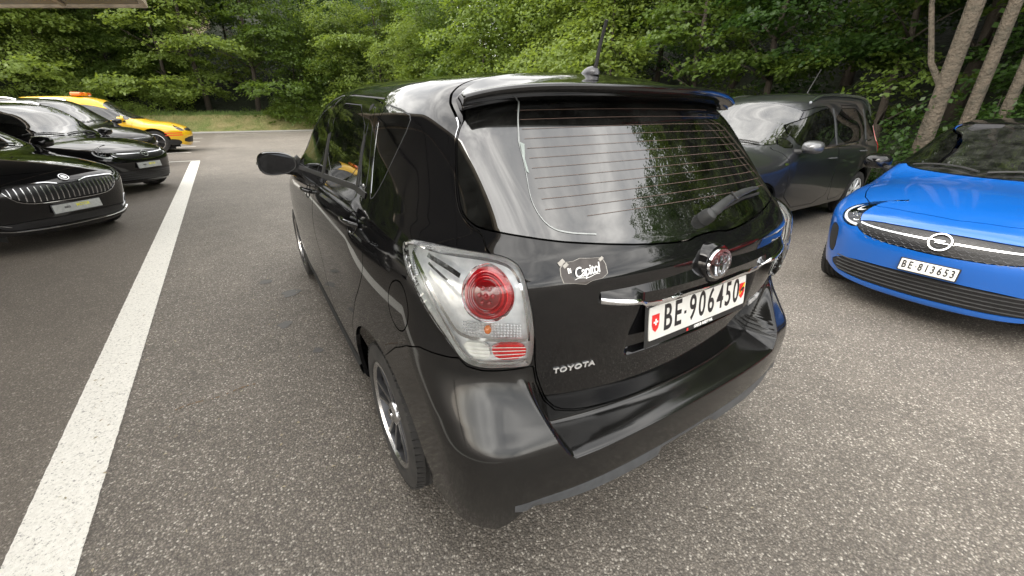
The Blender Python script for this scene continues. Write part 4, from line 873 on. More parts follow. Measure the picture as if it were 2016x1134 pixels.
def spec_hatch(nose=3.365,hw=.882,top=1.43,wb=2.54,rad=.31):
    k=top/1.43
    s=dict(W=[(.15,.79),(.3,.845),(.5,.872),(.7,.882),(.85,.868),(.96,.82),(1.1*k,.745),(1.3*k,.645),(1.43*k,.56)],
      Rt=[(.15,-.55),(.3,-.66),(.5,-.70),(.8,-.69),(.95,-.62),(1.1,-.52),(1.35*k,-.25),(1.45*k,-.10)],
      T=[(-.6,1.25*k),(-.2,1.38*k),(.3,1.43*k),(.8,1.43*k),(1.15,1.395*k),(1.45,1.285*k),(1.8,1.125),(2.08,1.0),(2.25,.962),(2.6,.93),(2.95,.865),(3.15,.80),(3.28,.745),(3.4,.62)],
      Fr=[(.12,3.08),(.18,3.27),(.25,3.30),(.4,3.335),(.55,3.36),(.66,3.365),(.74,3.35),(.82,3.25),(.95,3.0)],
      taper=(.05,.13,.06,.05),ends=(-.72,3.42),crown=(.035,.012),bowf=(.15,.09),wsbow=.13,belt=.98,cowl=2.2,
      kr=lambda z:.22,kf=.26,kt=.09,bot=lambda x,y:.17+.06*sstep(2.9,2.4,y),arches=((0,rad+.065),(wb,rad+.065)),rad=rad,hw=hw,skel=(.9,1.9),zc=.62,top=top+.02,
      nose=nose,wb=wb,fr=(.42,2.96,.38),wsy=1.05,
      ws=[(-.3,.985),(.50,.985),(.66,.995),(.70,1.02),(.60,1.25),(.535,1.345*k),(.46,1.372*k),(-.3,1.385*k)],
      wins=[[(1.95,1.0),(1.60,1.18),(1.25,1.32),(1.0,1.36),(.98,1.0)],[(.92,1.0),(.92,1.36),(.35,1.36),(.02,1.25),(.0,1.06)]],
      doors=[[(2.0,.98),(1.95,.34),(.97,.32),(.95,.7),(.95,1.36),(1.2,1.37),(1.6,1.24),(2.05,1.0)],[(.94,.32),(.42,.34),(.30,.62),(.05,.80),(-.05,1.0),(-.02,1.30),(.35,1.385),(.92,1.385)]],
      hood=[(-.3,3.215),(.42,3.10),(.60,2.92),(.70,2.6),(.73,2.25),(.66,2.07),(.4,2.16),(-.3,2.20)],
      hl=[(.505,.655),(.53,.700),(.66,.775),(.86,.835),(1.03,.865),(.99,.80),(.88,.725),(.74,.665),(.60,.640)],
      drl=[([(.54,.662),(.66,.668),(.80,.705),(.93,.775)],.018),([(.70,.76),(.78,.750),(.85,.775)],.010)],lamps=[(.66,.725,.026),(.76,.745,.022)],
      mirror=(1.62,1.0,.965),handles=[(1.12,.86),(.22,.90)],wipers=((-.45,.10),(.15,.62)),wipez=1.005)
    return s
M_BLUE=paint('blue_paint',(.001,.105,.45),rough=.30,metal=.15,dusty=.01,dust=(.2,.2,.2)); M_REDP=paint('red_paint',(.55,.008,.012),dusty=.01)
M_GREY=paint('graphite_paint',(.026,.027,.032),rough=.32,metal=.5,dusty=.03); M_YEL=paint('yellow_paint',(.78,.46,.004),dusty=.01,dust=(.4,.35,.2)); M_BROWN=paint('dark_paint',(.010,.009,.010),dusty=.02)
s=spec_hatch()
s.update(front=[('grille_panel',[(-.62,.60),(-.60,.672),(-.50,.700),(0,.715),(.50,.700),(.60,.672),(.62,.60)][:0] or [(-.3,.575),(.20,.580),(.42,.605),(.53,.650),(.545,.682),(.50,.700),(.3,.718),(-.3,.724)],M_GRILLE),
   ('lower_grille',[(-.3,.235),(.55,.245),(.78,.295),(.74,.34),(.55,.385),(.3,.405),(-.3,.41)],M_GRILLE),('side_intake',[(.74,.40),(.72,.58),(.80,.62),(.93,.60),(.94,.46),(.86,.37)],M_DARK),
   ('lamp_opening',s['hl'],None)],
   honeylight=True,grid='honey',honey=[(.595,.705,.50,1)],slats=[(-.66,.66,(.27,.385),5,M_DARK,.014,.0)],
   trims=[([(.07,.668),(.25,.668),(.40,.672),(.50,.683)],.016,M_CHROME,.010)],emblem=('bolt',.664,.062),plate=(.475,.30,.080,'','white'),platex=.0,mirrormat=M_BLACK,roofmat=M_BLACK,roofz=1.0)
other_car('blue_hatchback','bright blue hatchback with black roof facing the camera, plate BE 813 653',M_BLUE,s,(2.73,-.72,R(181.5)),None)
# red hatchback parked beyond the blue one (seen only mirrored in the tailgate)
s2=dict(s); s2.update(roofmat=None,step=.05,grid=None,slats=[],trims=[],plate=None,wheelstyle='cover',wipers=None)
other_car('red_hatchback','red hatchback parked beside the bright blue one, seen mirrored in the black tailgate',M_REDP,s2,(3.1,-3.75,R(183)),None)

# black SUV-like hatchback, second from the left row
s=spec_hatch(nose=3.365,hw=.90,top=1.53,wb=2.56,rad=.325)
s.update(front=[('grille_panel',[(-.3,.60),(.25,.61),(.42,.64),(.52,.69),(.53,.715),(.48,.735),(-.3,.75)],M_GRILLE),('lower_grille',[(-.3,.24),(.55,.25),(.75,.30),(.70,.40),(.3,.42),(-.3,.42)],M_GRILLE),('lamp_opening',s['hl'],None)],
   grid='honey',honey=[(.62,.73,.48,1)],slats=[(-.62,.62,(.27,.385),4,M_DARK,.014,.0)],
   trims=[([(.08,.70),(.25,.702),(.42,.708),(.52,.73)],.016,M_CHROME,.012),([(.0,.600),(.25,.605),(.42,.635),(.53,.690),(.55,.71)],.010,M_CHROME,.010)],emblem=('bolt',.690,.060),plate=(.50,.46,.095,'','dealer'),step=.034,
   rails=(-.3,1.0),railx=.50)
other_car('black_compact_car','glossy black compact car with lightning bolt badge, second in the left row',M_BLACK,s,(-2.62,8.75,R(-38)),'cars nosing out of the left parking row')

# black estate, nearest on the left
s=spec_hatch(nose=3.76,hw=.93,top=1.48,wb=2.84,rad=.34)
s.update(W=[(.15,.83),(.3,.89),(.5,.92),(.7,.93),(.85,.915),(.98,.85),(1.1,.78),(1.3,.68),(1.48,.58)],
   T=[(-1.1,1.25),(-.8,1.38),(-.2,1.46),(.6,1.475),(1.1,1.45),(1.5,1.37),(2.0,1.20),(2.45,1.02),(2.6,.985),(3.0,.94),(3.35,.88),(3.6,.81),(3.72,.745),(3.85,.60)],
   Fr=[(.12,3.50),(.18,3.64),(.25,3.70),(.4,3.72),(.55,3.75),(.66,3.765),(.76,3.745),(.84,3.62),(.95,3.4)],ends=(-1.15,3.82),cowl=2.5,skel=(1.0,2.2),fr=(.46,3.36,.38),wsy=1.4,
   Rt=[(.15,-.95),(.3,-1.05),(.5,-1.10),(.8,-1.09),(.95,-1.03),(1.1,-.96),(1.35,-.78),(1.5,-.65)],bot=lambda x,y:.17+.06*sstep(3.2,2.8,y),
   ws=[(-.3,1.005),(.52,1.005),(.68,1.015),(.72,1.04),(.63,1.25),(.56,1.37),(.48,1.40),(-.3,1.415)],
   wins=[[(2.25,1.03),(1.8,1.22),(1.4,1.36),(1.15,1.39),(1.12,1.02)],[(1.05,1.03),(1.05,1.40),(.15,1.40),(.12,1.06)],[(.05,1.07),(.05,1.39),(-.55,1.33),(-.75,1.16)]],
   doors=[[(2.3,1.0),(2.25,.34),(1.1,.32),(1.08,.7),(1.08,1.42),(1.45,1.40),(2.0,1.22),(2.35,1.04)],[(1.07,.32),(.50,.34),(.36,.62),(.10,.80),(.02,1.0),(.06,1.42),(1.05,1.43)]],
   hood=[(-.3,3.60),(.30,3.55),(.55,3.36),(.66,3.1),(.76,2.8),(.74,2.5),(.66,2.36),(.4,2.46),(-.3,2.50)],
   front=[('grille_panel',[(-.3,.535),(.30,.535),(.42,.560),(.50,.63),(.54,.69),(.50,.715),(.20,.725),(.14,.712),(.10,.700),(-.3,.700)],M_GRILLE),('lower_grille',[(-.3,.27),(.50,.27),(.72,.30),(.74,.36),(.60,.345),(.4,.36),(-.3,.36)],M_GRILLE),
     ('side_intake',[(.76,.34),(.80,.45),(.92,.46),(.95,.38),(.88,.31)],M_DARK)],
   hl=[(.555,.63),(.565,.71),(.72,.735),(.90,.775),(1.06,.825),(1.03,.765),(.90,.69),(.74,.645),(.62,.62)])
s['front'].append(('lamp_opening',s['hl'],None))
s.update(drl=[([(.58,.64),(.70,.655),(.86,.70),(1.0,.765)],.012),([(.60,.70),(.74,.716),(.92,.765)],.008)],lamps=[(.68,.685,.028),(.80,.708,.026)],
   bars=[(-.48,.48,21,lambda u:.700-.012+.010*float(sstep(.1,.2,u)),lambda u:.548+.10*max(0,(u-.33)/.2)**1.5,M_RIMF)],
   trims=[([(.10,.704),(.15,.718),(.20,.728),(.35,.724),(.505,.718),(.545,.695)],.013,M_CHROME,.014),([(.545,.695),(.505,.625),(.425,.552),(.30,.528),(.0,.528)],.011,M_CHROME,.012),([(.0,.252),(.3,.252),(.55,.262),(.74,.285),(.86,.30)],.012,M_CHROME,.010),([(.58,.318),(.70,.345),(.76,.40),(.80,.455)],.010,M_CHROME,.010)],
   emblem=('arrow',.752,.044),plate=(.445,.46,.090,'','dealer'),mirror=(1.9,1.02,1.0),handles=[(1.3,.88),(.35,.92)],wipers=((-.5,.10),(.15,.66)),wipez=1.03,rails=(-.9,1.2),railx=.52,railmat=M_DARK,step=.028)
skr,SKF=other_car('black_estate_car','glossy black estate car with upright chrome grille bars, nearest nose of the left row',M_BLACK,s,(-2.84,5.15,R(-45)),'cars nosing out of the left parking row')
# price sheet behind its windscreen
b=MB(); M3=Matrix.Rotation(R(-62),4,'X'); b.box((-.30,1.93,1.14),(.42,.004,.28),M=None); 
b=MB(); P=cast(SKF,np.array([[x,1.0,z] for z in(1.10,1.30) for x in(-.55,-.10)],float),np.array([[0,1.,0]]*4),0,3)-np.array([0,.02,.012]); b.put([tuple(p) for p in P],[(0,1,3,2)]); b.build('price_sheet',mat('price_sheet_paper',(.60,.66,.62),.6),skr,smooth=False)
b=MB(); P=cast(SKF,np.array([[x,1.0,z] for z in(1.30,1.335) for x in(-.55,-.10)],float),np.array([[0,1.,0]]*4),0,3)-np.array([0,.02,.012]); b.put([tuple(p) for p in P],[(0,1,3,2)]); b.build('price_sheet_header',M_PRED,skr,smooth=False)

# dark people carrier, third from the left
def spec_mpv(top=1.63,hw=.90,nose=3.64,wb=2.705,rad=.32):
    k=top/1.63
    s=spec_hatch(nose=nose,hw=hw,top=top,wb=wb,rad=rad)
    s.update(W=[(.15,.81),(.3,.86),(.5,.89),(.7,.90),(.88,.895),(.98,.875),(1.08,.82),(1.3,.75),(1.5,.665),(1.64,.60)],
      T=[(-.8,1.44*k),(-.5,1.56*k),(0,1.615*k),(.7,1.63*k),(1.2,1.61*k),(1.55,1.54*k),(1.95,1.34),(2.35,1.12),(2.55,1.035),(2.75,.995),(3.05,.96),(3.35,.87),(3.55,.77),(3.7,.60)],
      Fr=[(.12,3.35),(.2,3.55),(.4,3.61),(.55,3.64),(.68,3.635),(.78,3.58),(.95,3.3)],ends=(-.85,3.69),cowl=2.7,skel=(1.0,2.1),fr=(.44,3.22,.38),wsy=1.6,zc=.70,crown=(.03,.012),
      Rt=[(.15,-.70),(.3,-.79),(.5,-.83),(.8,-.82),(1.0,-.79),(1.2,-.72),(1.5,-.55),(1.6,-.45)],
      ws=[(-.3,1.07),(.5,1.075),(.66,1.09),(.69,1.12),(.64,1.35),(.58,1.49*k),(.50,1.525*k),(-.3,1.54*k)],
      wins=[[(2.22,1.06),(2.06,1.19),(2.04,1.05)],[(1.98,1.04),(1.98,1.26),(1.60,1.42),(1.25,1.49),(1.02,1.50),(1.02,1.04)],[(.93,1.05),(.93,1.50),(.10,1.50),(.06,1.09)],[(-.03,1.10),(-.02,1.49),(-.42,1.455),(-.58,1.38),(-.62,1.17)]],
      doors=[[(2.25,1.0),(2.15,.32),(1.0,.30),(.98,.7),(.98,1.53),(1.6,1.50),(2.05,1.30),(2.3,1.05)],[(.97,.30),(.42,.32),(.36,.55),(.08,.78),(.0,1.0),(.02,1.53),(.97,1.54)]],
      hood=[(-.3,3.45),(.42,3.36),(.60,3.16),(.70,2.9),(.74,2.75),(.4,2.80),(-.3,2.84)],
      hl=[(.50,.70),(.52,.78),(.66,.85),(.86,.90),(.98,.92),(.95,.82),(.84,.74),(.70,.69)],drl=[([(.54,.71),(.70,.71),(.84,.76)],.010)],lamps=[(.64,.765,.032),(.78,.80,.030)],
      mirror=(2.02,1.075,.985),handles=[(1.16,.90),(.22,.95)],wipers=((-.5,.10),(.15,.62)),wipez=1.09,belt=1.05)
    return s
s=spec_mpv(1.65); s.update(front=[('grille_panel',[(-.3,.62),(.42,.63),(.46,.72),(-.3,.74)],M_GRILLE),('lower_grille',[(-.3,.27),(.6,.28),(.5,.42),(-.3,.44)],M_GRILLE),('lamp_opening',s['hl'],None)],step=.04,rails=(-.3,1.2),railx=.56,
   slats=[(-.42,.42,(.64,.71),3,M_CHROME,.010,0)])
other_car('dark_people_carrier','dark people carrier, third of the left row, just before the yellow car',M_BROWN,s,(-3.3,13.2,R(-40)),'cars nosing out of the left parking row')
# yellow service car with an orange beacon
s=spec_mpv(1.74,hw=.92,nose=3.62,rad=.36); s.update(front=[('grille_panel',[(-.3,.66),(.40,.67),(.46,.76),(-.3,.78)],M_GRILLE),('lower_grille',[(-.3,.30),(.66,.32),(.62,.48),(-.3,.50)],M_DARK),('lamp_opening',s['hl'],None)],step=.04,mirrormat=M_YEL)
ye,YF=other_car('yellow_service_car','yellow service car with orange roof beacon and red stripes, farthest of the left row',M_YEL,s,(-2.5,17.9,R(-4)),'cars nosing out of the left parking row')
b=MB(); b.box((0,1.05,1.80),(.95,.26,.10),bev=.03); b.build('warning_beacon',mat('beacon_orange',(.85,.16,.02),.2,coat=1),ye)
b=MB(); b.box((0,1.05,1.80),(.22,.27,.105),bev=.03); b.build('beacon_lens',mat('beacon_amber',(.95,.36,.02),.2,coat=1),ye)
rfY=Roll(s['fr'][0],s['fr'][1],s['fr'][2],1)
for sg in(-1,1):
    for z_ in(.56,.63):
        V,T=ribbon(YF,rfY,[(u*sg,z_) for u in np.linspace(.70,1.25,16)],.030,.004); add('reflective_stripe',V,T,mat('stripe_red',(.75,.06,.02),.4),ye)
    A=shell(YF,rfY,chaikin([(.80,.26),(.80,.40),(1.2,.46),(1.22,.24)],1),.006,.03,sg); addM('bumper_corner',A,M_DARK,ye)

# graphite people carrier to the right
s=spec_mpv(1.70); s.update(front=[('grille_panel',[(-.3,.62),(.42,.63),(.46,.72),(-.3,.74)],M_GRILLE),('lower_grille',[(-.3,.27),(.6,.28),(.5,.42),(-.3,.44)],M_GRILLE),('lamp_opening',s['hl'],None)],
   rails=(-.45,1.45),railx=.60,railmat=mat('satin_rail',(.55,.60,.66),.25,metal=1),wheelstyle='cover',step=.030,mirrormat=mat('grey_mirror',(.12,.122,.128),.35,metal=.6,coat=1),handlemat=M_GREYPL,aerial=(.35,.34),
   rear_light=[(.86,.86),(.84,1.10),(.90,1.28),(.97,1.28),(1.02,1.10),(1.0,.86)],trims=[])
zr,ZF=other_car('graphite_people_carrier','dark grey people carrier with silver roof rails, left of the bright blue hatchback',M_GREY,s,(2.98,1.98,R(179.8)),None)
def side_strip(root,F,path,wd,off,mt,name,sg):
    p=np.array(path,float); t=np.gradient(p,axis=0); t/=np.linalg.norm(t,axis=1,keepdims=True); n=np.stack([-t[:,1],t[:,0]],1)*wd/2; rows=[]
    for q,o_ in((p-n,0),(p-n*.8,off),(p+n*.8,off),(p+n,0)):
        o=np.stack([np.zeros(len(q)),q[:,0],q[:,1]],1); P=cast(F,o,np.tile([sg,0,0.],(len(q),1)),0,1.3); Nn=grad(F,P); rows.append(P+Nn*(o_-.0005))
    return MB().grid([[tuple(v) for v in r_] for r_ in rows]).build(name,mt,root)
for sg in(-1,1):
    side_strip(zr,ZF,[(-.60,1.155),(-.2,1.075),(.5,1.045),(1.2,1.025),(2.0,1.025)],.020,.006,M_CHROME,'belt_moulding',sg)
    side_strip(zr,ZF,[(.985,1.05),(.985,1.30),(.985,1.50)],.055,.003,M_GREYPL,'door_pillar_cover',sg)
    side_strip(zr,ZF,[(.01,1.09),(.02,1.30),(.03,1.50)],.055,.003,M_GREYPL,'door_pillar_cover',sg)
    side_strip(zr,ZF,[(2.27,.885),(2.33,.885)],.030,.006,M_CHROME,'side_badge',sg)

# ------------------------------------------------------------------ ground, markings, bank
def ground_mat():
    m=bpy.data.materials.new('asphalt'); m.use_nodes=True; nt=m.node_tree; p=nt.nodes['Principled BSDF']; t=N(nt,'ShaderNodeTexCoord')
    def vor(sc,feat='F1'): v=N(nt,'ShaderNodeTexVoronoi'); v.inputs['Scale'].default_value=sc; v.feature=feat; nt.links.new(t.outputs['Object'],v.inputs['Vector']); return v
    def noi(sc,d=4,ro=.5): v=N(nt,'ShaderNodeTexNoise'); v.inputs['Scale'].default_value=sc; v.inputs['Detail'].default_value=d; v.inputs['Roughness'].default_value=ro; nt.links.new(t.outputs['Object'],v.inputs['Vector']); return v
    def mr(src,a,b,c,d): r=N(nt,'ShaderNodeMapRange'); r.inputs[1].default_value=a; r.inputs[2].default_value=b; r.inputs[3].default_value=c; r.inputs[4].default_value=d; nt.links.new(src,r.inputs[0]); return r.outputs[0]
    def mix(f,a,b,typ='MIX'):
        x=N(nt,'ShaderNodeMix',data_type='RGBA',blend_type=typ)
        if isinstance(f,float): x.inputs[0].default_value=f
        else: nt.links.new(f,x.inputs[0])
        for i,q in((6,a),(7,b)):
            if isinstance(q,tuple): x.inputs[i].default_value=(*q,1)
            else: nt.links.new(q,x.inputs[i])
        return x.outputs[2]
    v1=vor(125); v2=vor(260)
    sep=N(nt,'ShaderNodeSeparateColor'); nt.links.new(v1.outputs['Color'],sep.inputs[0]); sep2=N(nt,'ShaderNodeSeparateColor'); nt.links.new(v2.outputs['Color'],sep2.inputs[0])
    stone=mr(sep.outputs[0],.0,1.,.0,1.); cr=N(nt,'ShaderNodeValToRGB'); e=cr.color_ramp.elements; e[0].position=0; e[0].color=(.085,.074,.062,1); e[1].position=1; e[1].color=(.78,.73,.64,1)
    for po,c in((.45,(.175,.152,.126,1)),(.80,(.235,.207,.172,1)),(.90,(.40,.36,.30,1))): q=cr.color_ramp.elements.new(po); q.color=c
    nt.links.new(stone,cr.inputs[0])
    cr2=N(nt,'ShaderNodeValToRGB'); e=cr2.color_ramp.elements; e[0].position=.0; e[0].color=(.09,.082,.072,1); e[1].position=1; e[1].color=(.40,.37,.33,1); q=cr2.color_ramp.elements.new(.75); q.color=(.18,.16,.136,1); nt.links.new(sep2.outputs[1],cr2.inputs[0])
    base=mix(.45,cr.outputs[0],cr2.outputs[0])
    # binder between stones darker
    edge=mr(v1.outputs['Distance'],.004,.0075,0,1); edge=mr(v1.outputs['Distance'],.25,.62,0.,.55); base=mix(edge,base,(.055,.049,.043))
    big=mr(noi(.35,6,.6).outputs['Fac'],.3,.7,.92,1.28); mid=mr(noi(3.0,6,.65).outputs['Fac'],.3,.7,.86,1.12)
    mm=N(nt,'ShaderNodeMath',operation='MULTIPLY'); nt.links.new(big,mm.inputs[0]); nt.links.new(mid,mm.inputs[1])
    vm=N(nt,'ShaderNodeVectorMath',operation='SCALE'); nt.links.new(base,vm.inputs[0]); nt.links.new(mm.outputs[0],vm.inputs['Scale'])
    # damp / oily patches
    st=mr(noi(1.3,7,.7).outputs['Fac'],.62,.70,0,.42); fin=mix(st,vm.outputs[0],(.035,.032,.03))
    # bays left of the lane line are smoother and browner
    sp=N(nt,'ShaderNodeSeparateXYZ'); nt.links.new(t.outputs['Object'],sp.inputs[0]); lane=mr(sp.outputs[0],-2.05,-2.25,0,1); n5=noi(.8,8,.7); brown=mix(mr(n5.outputs['Fac'],.35,.7,0,1),(.085,.071,.057),(.135,.115,.095)); f2=N(nt,'ShaderNodeMath',operation='MULTIPLY'); f2.inputs[1].default_value=.5; nt.links.new(lane,f2.inputs[0])
    fin=mix(f2.outputs[0],fin,brown)
    nt.links.new(fin,p.inputs['Base Color']); p.inputs['Roughness'].default_value=.72; p.inputs['Specular IOR Level'].default_value=.45
    b=N(nt,'ShaderNodeBump'); b.inputs['Strength'].default_value=.75; b.inputs['Distance'].default_value=.004; nt.links.new(v1.outputs['Distance'],b.inputs['Height']); b.invert=True; nt.links.new(b.outputs[0],p.inputs['Normal'])
    return m
g=MB(); g.put([(-150,-80,0),(80,-80,0),(80,150,0),(-150,150,0)],[(0,1,2,3)]); tag(g.build('asphalt_ground',ground_mat(),smooth=False),kind='structure')
def line_mat():
    m=mat('road_paint',(.80,.78,.72),.6,noise=(60,(.66,.64,.58),.9),bump=(120,.6,.004)); nt=m.node_tree; p=nt.nodes['Principled BSDF']
    t=N(nt,'ShaderNodeTexCoord'); v=N(nt,'ShaderNodeTexNoise'); v.inputs['Scale'].default_value=80; v.inputs['Detail'].default_value=6; v.inputs['Roughness'].default_value=.75; nt.links.new(t.outputs['Object'],v.inputs['Vector'])
    r=N(nt,'ShaderNodeMapRange'); r.inputs[1].default_value=.37; r.inputs[2].default_value=.44; r.inputs[3].default_value=.8; r.inputs[4].default_value=0; nt.links.new(v.outputs['Fac'],r.inputs[0])
    lk=p.inputs['Base Color'].links[0].from_socket; x=N(nt,'ShaderNodeMix',data_type='RGBA'); x.inputs[7].default_value=(.13,.125,.115,1); nt.links.new(r.outputs[0],x.inputs[0]); nt.links.new(lk,x.inputs[6]); nt.links.new(x.outputs[2],p.inputs['Base Color']); return m
LM=line_mat()
def stripe(pts,wd,name,z=.004):
    rnd=random.Random(len(pts)+int(wd*1000)); A=[];pts=[Vector((a,b_,0)) for a,b_ in pts]
    L=(pts[1]-pts[0]).length; n=int(L/.02); d=(pts[1]-pts[0]).normalized(); nn=Vector((-d.y,d.x,0)); rows=[]
    w0,w1=wd if isinstance(wd,tuple) else (wd,wd)
    for i in range(n+1):
        c=pts[0]+d*L*i/n; w_=(w0+(w1-w0)*i/n)/2; a=w_+rnd.uniform(-.0015,.0015); b_=w_+rnd.uniform(-.0015,.0015); rows.append([(c.x+nn.x*a,c.y+nn.y*a,z),(c.x-nn.x*b_,c.y-nn.y*b_,z)])
    return MB().grid(rows).build(name,LM,smooth=False)
o=stripe([(-2.005,-3.0),(-2.325,13.95)],.225,'lane_line'); tag(o,kind='structure')
for i,y_ in enumerate((14.05,17.03,19.63,22.4,25.0)):
    x1=-2.22 if i==0 else -2.60; o=stripe([(x1,y_),(-7.2,y_+.0)],.11,'bay_line',.0085 if i==0 else .004); tag(o,kind='structure')
o=stripe([(-1.2,28.3),(3.5,28.6)],.11,'bay_line'); tag(o,kind='structure')
# litter: blossom flakes, bits of leaf
rnd=random.Random(5); b=MB()
for k in range(420):
    x=rnd.uniform(-2.6,4.5); y=rnd.uniform(-1.2,8); 
    if k%3==0: x=rnd.uniform(-2.2,-.9); y=rnd.uniform(-.8,2.5)
    a=rnd.uniform(0,6.3); l=rnd.uniform(.004,.011)*(1+y*.08); w_=l*rnd.uniform(.25,.6); c,s_=math.cos(a),math.sin(a)
    b.put([(x+c*l,y+s_*l,.006),(x-s_*w_,y+c*w_,.009),(x-c*l,y-s_*l,.006),(x+s_*w_,y-c*w_,.007)],[(0,1,2,3)])
tag(b.build('ground_litter',mat('dry_leaf_bits',(.30,.23,.13),.8,noise=(3,(.42,.40,.30),1)),smooth=False),'tiny pale leaf bits and blossom scattered over the asphalt','litter',kind='stuff')

# ------------------------------------------------------------------ bank, verge, hillside
def sheet(name,xs,ys,zf,mt,kind='structure'):
    X,Y=np.meshgrid(xs,ys,indexing='ij'); Z=zf(X,Y); n,m_=X.shape; i=np.arange(n*m_).reshape(n,m_)
    Q=np.stack([i[:-1,:-1].ravel(),i[1:,:-1].ravel(),i[1:,1:].ravel(),i[:-1,1:].ravel()],1)
    o=add(name,np.stack([X.ravel(),Y.ravel(),Z.ravel()],1),Q,mt); return tag(o,kind=kind)
def wav(X,Y,s=1.0,seed=0): return (np.sin(X*1.7*s+seed)+np.sin(Y*2.3*s+1.3*seed)+np.sin((X+Y)*.9*s+2)+np.sin((X*1.3-Y*.7)*2.9*s+seed))*.25
M_DRY=mat('dry_grass_bank',(.30,.25,.12),.9,noise=(1.4,(.13,.17,.045),.8),bump=(25,.8,.05))
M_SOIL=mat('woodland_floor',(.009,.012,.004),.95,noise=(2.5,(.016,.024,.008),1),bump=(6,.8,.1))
M_PALE=mat('pale_earth_cut',(.55,.45,.30),.95,noise=(1.2,(.22,.18,.12),1),bump=(4,.8,.15))
sheet('grass_bank',np.linspace(-45,7.5,120),np.linspace(29.75,33.2,24),lambda X,Y:.02+.95*sstep(29.75,32.4,Y)+.06*wav(X,Y,1.4)*sstep(29.8,30.6,Y),M_DRY)
b=MB(); b.box((-18.7,29.70,.03),(52.5,.10,.10),bev=.015); tag(b.build('kerb',mat('kerb_concrete',(.30,.29,.27),.85,bump=(60,.5,.003))),kind='structure')
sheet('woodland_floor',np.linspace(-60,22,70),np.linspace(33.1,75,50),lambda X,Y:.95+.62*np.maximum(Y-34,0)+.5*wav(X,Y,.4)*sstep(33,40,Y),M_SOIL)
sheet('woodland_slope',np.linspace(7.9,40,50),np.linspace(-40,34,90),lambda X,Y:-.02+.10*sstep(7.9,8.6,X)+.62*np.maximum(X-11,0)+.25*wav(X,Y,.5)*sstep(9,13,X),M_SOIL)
sheet('earth_cut',np.linspace(-13,-1,50),np.linspace(37.5,45,30),lambda X,Y:1.2+1.25*(Y-37.5)+.35*wav(X,Y,1.1)-2.5*sstep(.55,1.0,np.abs(X+7)/6),M_PALE)

# ------------------------------------------------------------------ trees
def leaf_mat(name,c1,c2,tr=.5):
    m=bpy.data.materials.new(name); m.use_nodes=True; nt=m.node_tree; nt.nodes.clear(); o=N(nt,'ShaderNodeOutputMaterial')
    g=N(nt,'ShaderNodeNewGeometry'); oi=N(nt,'ShaderNodeObjectInfo'); x=N(nt,'ShaderNodeMix',data_type='RGBA'); x.inputs[6].default_value=(*c1,1); x.inputs[7].default_value=(*c2,1)
    a=N(nt,'ShaderNodeMath',operation='MULTIPLY_ADD'); a.inputs[1].default_value=.6; nt.links.new(g.outputs['Random Per Island'],a.inputs[0]); a2=N(nt,'ShaderNodeMath',operation='MULTIPLY'); a2.inputs[1].default_value=.4; nt.links.new(oi.outputs['Random'],a2.inputs[0]); nt.links.new(a2.outputs[0],a.inputs[2]); nt.links.new(a.outputs[0],x.inputs[0])
    d=N(nt,'ShaderNodeBsdfPrincipled'); d.inputs['Roughness'].default_value=.42; d.inputs['Specular IOR Level'].default_value=.35; nt.links.new(x.outputs[2],d.inputs['Base Color'])
    t=N(nt,'ShaderNodeBsdfTranslucent'); h=N(nt,'ShaderNodeHueSaturation'); h.inputs['Saturation'].default_value=1.15; h.inputs['Value'].default_value=1.5; h.inputs['Hue'].default_value=.485; nt.links.new(x.outputs[2],h.inputs['Color']); nt.links.new(h.outputs[0],t.inputs[0])
    mx=N(nt,'ShaderNodeMixShader'); mx.inputs[0].default_value=tr; nt.links.new(d.outputs[0],mx.inputs[1]); nt.links.new(t.outputs[0],mx.inputs[2]); nt.links.new(mx.outputs[0],o.inputs[0]); return m
M_LEAF=[leaf_mat('leaves_mid',(.062,.108,.022),(.112,.165,.036)),leaf_mat('leaves_fresh',(.110,.165,.034),(.180,.240,.060)),leaf_mat('leaves_deep',(.026,.058,.014),(.050,.095,.022))]
M_BARK=mat('bark',(.095,.075,.055),.9,noise=(9,(.035,.032,.022),1),bump=(22,1,.05)); M_BARKD=mat('dark_bark',(.045,.036,.028),.9,bump=(30,.9,.02))
